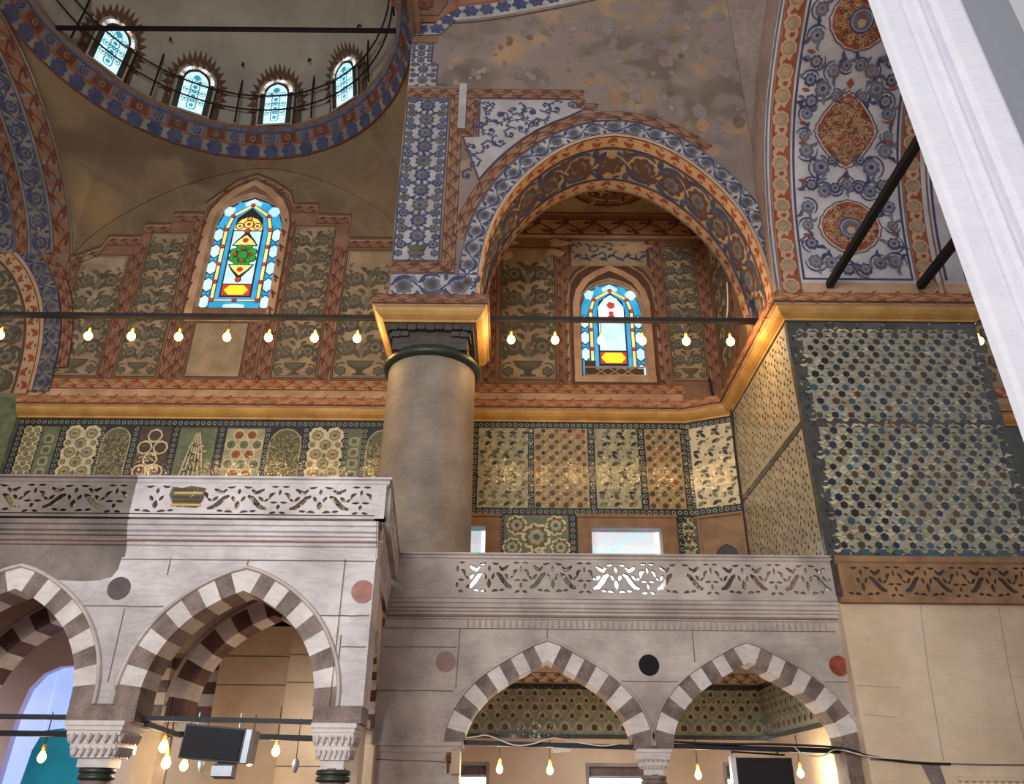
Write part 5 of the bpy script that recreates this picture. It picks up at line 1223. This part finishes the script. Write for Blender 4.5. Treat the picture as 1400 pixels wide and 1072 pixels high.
lattice('lattice_panel', bl, 4.45, .61, (-6.93, YL - .16, 6.15), (1, 0), .12, 'marble', start=.43, skip=(.74, 1.32))
lattice('lattice_panel', bl, 7.37, .61, (-14.3, YL - .16, 6.15), (1, 0), .12, 'marble_shadowed', start=.3)  # left stretch of lattice carries the same shadow in its colour
mb = MB(); mb.box(-2.48, -2.3, YL - .24, YL - .05, 6.1, 6.75, 'marble'); mb.build('corner_post', bl)
lattice('lattice_panel', bl, 4.5, .61, (-2.3, YL - .05, 6.15), (-.42, 4.5), .12, 'marble', start=.5)
# broken hole patched with old brick in the left parapet
mb = MB(); mb.prism([(-6.18, 6.36), (-6.1, 6.3), (-5.72, 6.28), (-5.63, 6.45), (-5.62, 6.66), (-5.9, 6.7), (-6.05, 6.66), (-6.24, 6.68), (-6.27, 6.52)], 'y', YL - .235, YL - .215, 'tile_olive')
for i in range(5): mb.box(-6.2 + .02 * (i % 2), -5.66, YL - .245, YL - .22, 6.31 + i * .075, 6.35 + i * .075, 'gilt' if i % 3 == 0 else 'tile_brown')
mb.build('patched_hole', bl, label='broken hole showing old brown masonry')
br_ = empty('marble_parapet', (2.4, YR, 5.8), 'greyish marble parapet of the right gallery, light shining through its pierced holes', 'parapet', kind='thing')
mb = MB(); sweep(mb, [(-2.78, YR - .04), (7.7, YR - .04)], [(q_, z - .06) for q_, z in RAILP], ['marble_aged'] * 7); mb.box(-2.8, 7.65, YR - .18, YR + .05, 5.76, 5.87, 'marble_aged'); mb.build('handrail', br_)
mb = MB(); mb.box(-2.8, -1.4, YR - .14, YR - .02, 5.86, 6.7, 'marble_aged'); mb.build('plain_panel', br_)
lattice('lattice_panel', br_, 5.4, .83, (-1.4, YR - .08, 5.86), (1, 0), .1, 'marble_aged', start=.9, scale=1.36)
lattice('lattice_panel', br_, 3.65, .83, (4.0, YR - .08, 5.86), (1, 0), .1, 'marble_aged', start=.0, scale=1.36)
# carved frieze along the foot of the tiled pier
fz = empty('carved_frieze', (10.2, 18.35, 5.7), 'brown carved marble frieze running along the foot of the tiled pier', 'frieze', kind='thing')
mb = MB(); mb.box(7.62, 20, 18.3, 18.7, 5.7, 6.72, 'carved_dark'); mb.build('backing', fz)
lattice('carved_panel', fz, 12.3, .8, (7.66, 18.28, 5.78), (1, 0), .06, 'carved_brown', start=.5, scale=1.3)
mb = MB(); sweep(mb, [(7.6, 18.35), (20, 18.35)], [(0, 6.56), (.06, 6.58), (.1, 6.64), (.1, 6.76), (0, 6.8), (-.4, 6.8)], ['carved_brown'] * 5); mb.box(7.6, 20, 18.24, 18.4, 5.68, 5.8, 'carved_brown'); mb.build('moulding', fz)

# ---- small arcade columns
def arcade_column(x, y, zt, wt, label, ring, sc=1.0, rnd=False):
    o = empty('arcade_column', (x, y, 0), label, 'column', 'marble columns of the gallery arcades', 'thing')
    w_ = wt / 2
    mb = MB(); mb.box(x - w_, x + w_, y - w_, y + w_, zt - .07, zt, 'stone_light'); mb.box(x - w_ + .03, x + w_ - .03, y - w_ + .03, y + w_ - .03, zt - .14, zt - .07, 'stone_light'); mb.build('abacus', o)
    mb = MB()
    for t_ in range(2):
        a = w_ * (.88 - .14 * t_); b = zt - .14 - .2 * sc * t_
        mb.box(x - a, x + a, y - a, y + a, b - .07, b, 'stone_light'); n = 6
        for k in range(n):   # hanging stalactite drops on each face
            u = -a + 2 * a * (k + .5) / n; h = .2 * sc; r = a / n * .95
            for ux, uy in ((u, -a), (u, a), (-a, u), (a, u)):
                mb.lathe([(0, b - h), (r * .55, b - h * .75), (r, b - .05), (r, b - .04)], (x + ux * .94, y + uy * .94, 0), 'stone_light', 6)
        mb.box(x - a * .86, x + a * .86, y - a * .86, y + a * .86, b - .2 * sc, b - .05, 'stone_light')
    zb = zt - .14 - .42 * sc; a = w_ * .5
    mb.box(x - a, x + a, y - a, y + a, zb - .12, zb + .02, 'stone_light'); mb.build('capital', o)
    mb = MB(); mb.lathe([(.2, zb - .12), (.27, zb - .13), (.29, zb - .17), (.27, zb - .2), (.24, zb - .21), (.27, zb - .23), (.29, zb - .27), (.26, zb - .3), (.2, zb - .31)], (x, y, 0), ring, 28); mb.build('neck_ring', o, smooth=True)
    mb = MB(); mb.lathe([(.34, 0), (.34, .15), (.24, .25), (.23, 1), (.21, zb - .28), (.2, zb - .1)], (x, y, 0), 'stone_brown', 24); mb.build('shaft', o, smooth=True)
    mb = MB(); return o
arcade_column(-6.71, YL + .32, 2.69, .98, 'marble column with stalactite capital and dark neck ring, between the two left arches', 'bronze_green')
arcade_column(-2.86, YL + .32, 2.69, .74, 'corner marble column with stalactite capital at the right end of the left gallery', 'bronze_green')
arcade_column(3.15, YR + .35, 2.6, .74, 'grey marble column between the two pointed arches of the right gallery', 'stone_brown', .6)
for x, w_, y in ((-6.71, .56, YL), (-2.83, .4, YL)):
    mb = MB(); mb.box(x - w_, x + w_, y - .01, y + .66, 2.69, 2.96, 'stone_brown'); mb.build('impost_block', wgl)
mb = MB(); mb.box(2.74, 3.56, YR - .01, YR + .7, 2.6, 2.95, 'stone_brown'); mb.box(7.25, 7.6, YR - .01, YR + .7, 2.55, 2.95, 'stone_brown'); mb.build('impost_block', wgr)
mb = MB(); mb.box(-3.0, -1.0, YR - .06, YR + .05, 2.62, 2.7, 'marble_aged'); mb.box(-3.3, -1.0, YR - .02, YR + .04, 2.5, 2.62, 'marble_aged'); mb.build('ledge', wgr)
# marble console lit from below beside the first right arch
k = empty('marble_console', (-1.2, YR - .1, 2.05), 'small warm lit marble bracket at the left foot of the right arches', 'bracket', kind='thing')
mb = MB(); mb.prism([(YR - .3, 2.52), (YR, 2.58), (YR, 2.05), (YR - .1, 2.08)], 'x', -1.22, -1.04, 'marble_beige'); mb.build('bracket_body', k)
mb = MB(); mb.prism([(YR - .24, 2.4), (YR - .02, 2.5), (YR - .02, 2.42), (YR - .2, 2.32)], 'x', -1.34, -1.2, 'wood'); mb.tube([(-1.3, YR - .22, 2.38), (-1.3, YR - .02, 2.1)], .025, 'wood', 6); mb.build('wooden_brace', k)
# fluted moulding at the foot of the right pier
mb = MB(); z0_, z1_ = 1.75, 2.02
for i in range(30): mb.lathe([(.055, z0_), (.065, z1_ - .06), (.04, z1_), (0, z1_)], (9.5 + i * .15, 18.38, 0), 'marble_beige', 8)
mb.box(9.4, 14, 18.33, 18.42, z1_, z1_ + .1, 'marble_beige'); mb.build('fluted_moulding', wall_pier)
q = Paint(wallmap(18.4), .004)
for x in (9.2, 11.0, 12.4): q.stroke([(x + .25, 5.65), (x + .1, 4.2), (x, 2.4)], .018, 'marble_flute', 1)
q.stroke([(7.66, 3.9), (8.6, 3.85)], .015, 'marble_flute', 1); q.stroke([(7.7, 3.3), (8.4, 3.25)], .015, 'marble_flute', 1)
q.stroke([(7.65, 2.42), (8.6, 2.36), (10, 2.33), (14, 2.34)], .035, 'joint', 1); q.poly([(8.7, 2.33), (9.1, 2.33), (9.2, 1.5), (8.95, 1.6)], 'patch_grey', 1); q.build('stone_joints', wall_pier)

# ---- iron tie rods
def rod(a, b, r, label, group=None, n=4, m='iron'):
    mid = (Vector(a) + Vector(b)) / 2; mb = MB(); mb.tube([a, b], r, m, n); A = Vector(a)
    o = mb.build('tie_rod'); d = mid
    for v in o.data.vertices: v.co -= d
    o.location = d; tag(o, label, 'tie rod', group, 'thing'); return o
rod((-17.4, 20.2, 14.5), (-3.9, 20.2, 14.5), .1, 'long black tie rod crossing the left bay into the dark square capital')
rod((-.75, 20.2, 14.5), (7.4, 20.2, 14.5), .1, 'black tie rod spanning the great arch from the capital to the tiled pier')
rod((12.85, 21, 15.05), (19, 21, 15.05), .1, 'short black tie rod leaving the right side of the tiled pier')
rod((-16.75, 19.6, 26.52), (-4.35, 19.6, 26.52), .09, 'black tie rod crossing under the small dome')
rod((9.03, 18.6, 14.72), (9.0, 11.0, 14.72), .13, 'dark beam rising from the painted arch foot, the left one of two')
rod((11.63, 18.6, 14.72), (11.65, 13.0, 14.8), .14, 'dark beam rising from the painted arch foot, nearest the white pier')
rod((-11.2, YL + .32, 2.79), (-7.2, YL + .32, 2.77), .055, 'thin black front rod across the leftmost gallery arch')
rod((-6.3, YL + .32, 2.77), (-3.2, YL + .32, 2.73), .055, 'black rod carrying the loudspeaker in the left gallery arch')
rod((-10.6, 16.4, 2.66), (-6.85, 16.4, 2.63), .07, 'thick rear black rod across the leftmost gallery arch')
rod((-6.5, 16.4, 2.66), (-3.4, 16.4, 2.6), .07, 'rear black rod behind the hanging loudspeaker')
rod((-6.1, YL + .4, 2.68), (-6.2, 16.2, 2.62), .06, 'short black rod running inward beside the left arcade column')
rod((-1.03, YR + .3, 2.71), (2.83, YR + .3, 2.64), .07, 'black rod with a draped white cable across the first right arch')
rod((3.5, YR + .3, 2.68), (7.35, YR + .3, 2.6), .07, 'black rod across the second right arch, above the dark screen')

# ---- iron hoop railing with lamp hooks inside the dome ring
h = empty('lamp_hoop', (DC[0], DC[1], 26.6), 'black iron hoop railing with curled hooks round the foot of the small dome', 'railing', kind='thing')
for r, z in ((6.2, 27.3), (6.05, 27.95)):
    mb = MB(); n = 90; pts = [ringpt(2 * pi * i / n, r, z) for i in range(n + 1)]; mb.tube(pts, .035, 'iron', 6); mb.build('hoop', h)
for i in range(12):
    a = math.radians(40 + 30 * i)
    pts = [ringpt(a, 6.3, 26.6), ringpt(a, 6.1, 28.0), ringpt(a, 6.05, 29.0), ringpt(a, 5.95, 29.25), ringpt(a, 5.75, 29.35), ringpt(a, 5.55, 29.25), ringpt(a, 5.52, 29.05)]
    mb = MB(); mb.tube(pts, .04, 'iron', 6); mb.build('hook_post', h)
for i in range(26):
    a = 2 * pi * (i + .3) / 26; mb = MB(); x, y, z = ringpt(a, 6.05, 27.95)
    mb.lathe([(0, -.02), (.05, 0), (.065, .12), (.05, .13), (0, .03)], (x, y, z), 'grey_metal', 8); mb.build('oil_cup', h)

# ---- hanging bulbs
ORD = ['first', 'second', 'third', 'fourth', 'fifth', 'sixth', 'seventh', 'eighth', 'ninth', 'tenth', 'eleventh', 'twelfth']
def bulb_parts(root, r, drop):
    x, y, z = world_loc(root)
    mb = MB(); mb.tube([(x, y, z), (x, y, z - drop)], .012, 'cable_black', 5); mb.build('wire', root)
    mb = MB(); mb.lathe([(0, .16), (.035, .15), (.045, .05), (.04, 0)], (x, y, z - drop - .05), 'gilt', 10); mb.build('socket', root, smooth=True)
    mb = MB(); mb.lathe([(.035, 0), (r * .8, -.07), (r, -.07 - r * .7), (r * .75, -.07 - r * 1.35), (r * .3, -.07 - r * 1.7), (0, -.07 - r * 1.75)], (x, y, z - drop - .03), 'bulb_glow', 14); mb.build('glass_bulb', root, smooth=True)
lamp = bpy.data.lights.new('bulb_light', 'POINT'); lamp.energy = 110; lamp.color = (1, .6, .23); lamp.shadow_soft_size = .12
lamp3 = bpy.data.lights.new('bulb_light', 'POINT'); lamp3.energy = 75; lamp3.color = (1, .8, .55); lamp3.shadow_soft_size = .1
lamp2 = bpy.data.lights.new('bulb_light', 'POINT'); lamp2.energy = 17; lamp2.color = (1, .8, .6); lamp2.shadow_soft_size = .1
def bulb(first, loc, label, group, r, drop, data):
    if first is None:
        o = empty('hanging_bulb', loc, label, 'light bulb', group, 'thing'); bulb_parts(o, r, drop)
    else:
        o = first.copy(); link(o); o.location = loc; o['label'] = label; o['group'] = group; o['kind'] = 'thing'
        for ch in list(first.children):
            if ch.type == 'MESH':
                d = ch.copy(); link(d); d.parent = o
    l = bpy.data.objects.new('bulb_light', data); link(l, o); l.location = (0, -.25, -drop - .2)
    return o
B0 = None
ux = [-15.27, -12.64, -11.36, -9.95, -8.51, -7.27, -5.9, -4.63]
for i, x in enumerate(ux):
    b = bulb(B0, (x, 20.2, 14.42), '%s lit bulb from the left under the rod of the left bay' % ORD[i], 'bulbs along the upper tie rods', .125, .46, lamp); B0 = B0 or b
for i, x in enumerate([-.04, 1.27, 2.65, 3.87, 5.18, 6.5]):
    bulb(B0, (x, 20.2, 14.42), '%s lit bulb from the left under the rod of the great arch' % ORD[i], 'bulbs along the upper tie rods', .125, .46, lamp)
bulb(B0, (14.5, 21, 15.0), 'single lit bulb right of the tiled pier, next to the white pier', 'bulbs along the upper tie rods', .125, .46, lamp)
B1 = None
for x, z, y, lab in ((-9.38, 2.18, 17.5, 'lit bulb in front of the lilac window at far left'), (-7.5, 2.33, 17.5, 'lit bulb just right of the left arcade column before the teal cloth'), (-6.18, 2.29, 15.5, 'upper lit bulb left of the hanging loudspeaker'), (-6.08, 2.03, 15.5, 'lower left one of the lit bulbs at lower left of the loudspeaker'),
                  (-6.5, 2.05, 17.5, 'lit bulb below the left half of the loudspeaker'), (-5.2, 2.15, 17.5, 'lit bulb right beside the loudspeaker and its small floodlight'), (-4.7, 2.33, 17.5, 'lit bulb midway between the loudspeaker and the corner column'),
                  (-.22, 2.15, 21, 'left lit bulb in the first right arch'), (.99, 2.13, 21, 'right lit bulb in the first right arch'), (4.54, 2.06, 21, 'lit bulb left of the dark screen in the second right arch'), (7.0, 2.11, 21, 'lit bulb right of the dark screen in the second right arch')):
    b = bulb(B1, (x, y, z + .95), lab, 'bulbs under the galleries', .085, .7, lamp3 if y > 20 else lamp2); B1 = B1 or b
for x, lab in ((-6.15, 'unlit clear glass bulb under the loudspeaker'), (-4.27, 'unlit clear glass bulb near the corner column')):
    o = empty('hanging_bulb', (x, 17.5, 3.05), lab, 'light bulb', kind='thing')
    mb = MB(); mb.tube([(x, 17.5, 3.05), (x, 17.5, 2.3)], .01, 'cable_black', 5); mb.build('wire', o)
    mb = MB(); mb.lathe([(.04, 0), (.07, -.06), (.075, -.12), (.04, -.24), (0, -.27)], (x, 17.5, 2.3), 'grey_metal', 10); mb.build('glass_bulb', o, smooth=True)

# ---- loudspeakers and a floodlight
o = empty('loudspeaker', (-4.82, 14.28, 2.4), 'black box loudspeaker hanging from the rod in the left gallery arch', 'loudspeaker', kind='thing')
def tilt(pts, c, a, rz=0):
    r = []
    for x, y, z in pts:
        dx, dz = x - c[0], z - c[2]; r.append((c[0] + dx * cos(a) - dz * sin(a), y, c[2] + dx * sin(a) + dz * cos(a)))
    return r
C0 = (-4.82, 14.28, 2.38)
def tbox(x0, x1, y0, y1, z0, z1, m, name, par, a=-.07, C=C0):
    mb = MB(); mb.box(x0, x1, y0, y1, z0, z1, m); mb.v = tilt(mb.v, C, a); return mb.build(name, par)
tbox(-5.34, -4.34, 14.1, 14.62, 2.12, 2.64, 'black_plastic', 'cabinet', o); tbox(-5.31, -4.37, 14.07, 14.1, 2.15, 2.61, 'black_grille', 'front_grille', o); tbox(-4.36, -4.24, 14.12, 14.6, 2.13, 2.63, 'grey_metal', 'side_plate', o)
for x in (-5.2, -4.5):
    mb = MB(); mb.tube([(x, 14.3, 2.62 if x < -5 else 2.6), (x, 14.31, 2.86)], .015, 'grey_metal', 6); mb.build('hanger', o)
o = empty('floodlight', (-4.58, 14.2, 2.0), 'small grey floodlight fixed beneath the black loudspeaker', 'floodlight', kind='thing')
mb = MB(); mb.prism([(14.05, 1.9), (14.05, 2.05), (14.3, 2.1), (14.3, 1.86)], 'x', -4.77, -4.44, 'grey_metal'); mb.build('housing', o)
mb = MB(); mb.box(-4.74, -4.5, 14.2, 14.4, 2.06, 2.12, 'black_plastic'); mb.build('mount', o)
o = empty('flat_screen', (5.72, 19.5, 2.2), 'black flat screen hung in the second pointed arch of the right gallery', 'screen', kind='thing')
mb = MB(); mb.box(5.1, 6.34, 19.48, 19.62, 1.75, 2.48, 'black_plastic'); mb.build('housing', o)
mb = MB(); mb.box(5.14, 6.3, 19.46, 19.48, 1.79, 2.44, 'black_grille'); mb.build('display', o)
mb = MB(); mb.box(4.98, 5.09, 19.5, 19.7, 1.75, 2.5, 'marble_white'); mb.build('side_panel', o, label='white side edge')
mb = MB(); mb.tube([(5.0, 19.5, 2.6), (6.2, 19.5, 2.54)], .02, 'iron', 5)
for x in (5.0, 6.0): mb.tube([(x, 19.4, 2.56), (x, 19.1, 2.66)], .02, 'iron', 5)
mb.build('hanging_bracket', o)
# teal cloth behind the left column
mb = MB(); pts = [(-10.75, 1.0), (-10.6, 2.5), (-10.45, 2.9), (-10.0, 2.95), (-9.6, 2.9), (-9.3, 2.75), (-9.12, 2.55), (-8.98, 2.5), (-8.9, 2.35), (-8.86, 2.2), (-8.9, 2.05), (-8.85, 1.9), (-8.88, 1.0)]
n = len(pts); mb.prism(pts, 'y', 19.3, 19.34, 'teal_cloth'); o = mb.build('teal_hanging'); 
for v in o.data.vertices: v.co -= Vector((-9.8, 19.3, 1))
o.location = (-9.8, 19.3, 1); tag(o, 'bright teal hanging with a scalloped edge behind the left arcade column', 'hanging', kind='thing')

o = empty('light_fitting', (1.15, 18.95, 2.6), 'small white fitting clipped under the rod of the first right arch', 'fitting', kind='thing')
mb = MB(); mb.prism([(.95, 2.56), (.97, 2.53), (1.33, 2.53), (1.35, 2.56), (1.35, 2.6), (.95, 2.6)], 'y', 18.88, 19.02, 'cable_white'); mb.build('housing', o)
for x in (1.0, 1.3):
    mb = MB(); mb.tube([(x, 18.95, 2.6), (x, 18.95, 2.65)], .012, 'iron', 6); mb.build('clip', o)
# ---- cables
def cable(name, pts, r, m, label, cat='cable'):
    P_ = [Vector(p) for p in pts]; out = []
    for i in range(len(P_) - 1):
        p0, p1, p2, p3 = P_[max(i - 1, 0)], P_[i], P_[i + 1], P_[min(i + 2, len(P_) - 1)]
        for k in range(6):
            t = k / 6; out.append(.5 * ((2 * p1) + (p2 - p0) * t + (2 * p0 - 5 * p1 + 4 * p2 - p3) * t * t + (3 * p1 - p0 - 3 * p2 + p3) * t ** 3))
    out.append(P_[-1]); mb = MB(); mb.tube(out, r, m, 6); o = mb.build(name, smooth=True)
    for v in o.data.vertices: v.co -= P_[0]
    o.location = P_[0]; return tag(o, label, cat, kind='thing')
cable('conduit_cable', [(7.1, 25.0, 15.1), (7.15, 24.95, 14.4), (7.3, 24.55, 14.1), (7.55, 24.4, 13.8), (7.6, 24.6, 13.4), (7.62, 24.78, 12), (7.62, 24.8, 9), (7.62, 24.8, 6)], .05, 'cable_black', 'black cable running down the inner corner beside the tiled pier', 'cable')
cable('white_cable', [(6.1, 20.3, 14.6), (6.5, 20.6, 14.75), (6.75, 21.0, 15.2), (6.95, 21.3, 16), (7.05, 21.45, 16.8)], .025, 'cable_white', 'thin white cable curving from the rod up to the great arch')
cable('draped_cable', [(-1.05, YR + .2, 2.78), (-.7, YR + .12, 2.82), (-.45, YR + .12, 2.84), (.1, YR + .15, 2.66), (.5, YR + .12, 2.68), (.95, YR + .15, 2.8), (1.4, YR + .2, 2.74), (2.0, YR + .15, 2.66), (2.4, YR + .2, 2.7)], .016, 'cable_white', 'white cable draped along the rod of the first right arch')
cable('draped_cable', [(3.6, YR + .2, 2.76), (4.6, YR + .2, 2.72), (5.8, YR + .15, 2.72), (6.7, YR - .04, 2.68), (7.3, YR - .1, 2.62), (7.55, 18.36, 2.5), (8.0, 18.34, 2.42), (8.6, 18.34, 2.36), (9.3, 18.34, 2.34)], .024, 'cable_black', 'black cable running from the second right arch onto the beige pier')
cable('draped_cable', [(6.2, YR + .15, 2.7), (6.4, YR + .1, 2.52), (6.8, YR + .08, 2.5), (7.1, YR, 2.62), (7.6, 18.33, 2.47), (8.3, 18.33, 2.42)], .014, 'cable_white', 'thin white cable looping under the second right arch onto the pier')
cable('wall_wire', [(14.0, 25.3, 19), (14.3, 25.3, 17.5), (14.7, 25.2, 15.5), (15.4, 24.9, 14.2), (15.5, 25.3, 12.5), (16.2, 25.3, 10)], .03, 'cable_black', 'dark wire hanging down the far wall right of the tiled pier')

# ================================================================== LIGHT AND CAMERA
sc = bpy.context.scene
w = bpy.data.worlds.new('daylight'); sc.world = w; w.use_nodes = True
bg = w.node_tree.nodes['Background']; bg.inputs['Color'].default_value = (.97, .96, 1, 1); bg.inputs['Strength'].default_value = .5
def area(name, loc, aim, sx, sy, e, c):
    l = bpy.data.lights.new(name, 'AREA'); l.shape = 'RECTANGLE'; l.size = sx; l.size_y = sy; l.energy = e; l.color = c
    o = bpy.data.objects.new(name, l); link(o); o.location = loc; o.rotation_euler = (Vector(aim) - Vector(loc)).to_track_quat('-Z', 'Y').to_euler(); return o
area('hall_window_light', (-8, -16, 9), (5, 17, 5), 16, 10, 7000, (1, .97, .95))
cam = bpy.data.cameras.new('camera'); cam.sensor_fit = 'HORIZONTAL'; cam.sensor_width = 36; cam.lens = 36 * 1080 / 1400; cam.clip_end = 300
co = bpy.data.objects.new('camera', cam); link(co); co.location = (0, 0, 1.6)
from mathutils import Matrix
th, ro = math.radians(27.3), math.radians(.5)
# right/up/back axes; the frame is turned a hair clockwise
r_, u_, b_ = Vector((1, 0, 0)), Vector((0, -sin(th), cos(th))), Vector((0, -cos(th), -sin(th)))
rr = r_ * cos(ro) + u_ * sin(ro); uu = -r_ * sin(ro) + u_ * cos(ro)
co.rotation_euler = Matrix((rr, uu, b_)).transposed().to_euler()
sc.camera = co
sc.view_settings.view_transform = 'Standard'; sc.view_settings.look = 'None'; sc.view_settings.gamma = 1; sc.view_settings.use_curve_mapping = False
sc.view_settings.exposure = 0.0
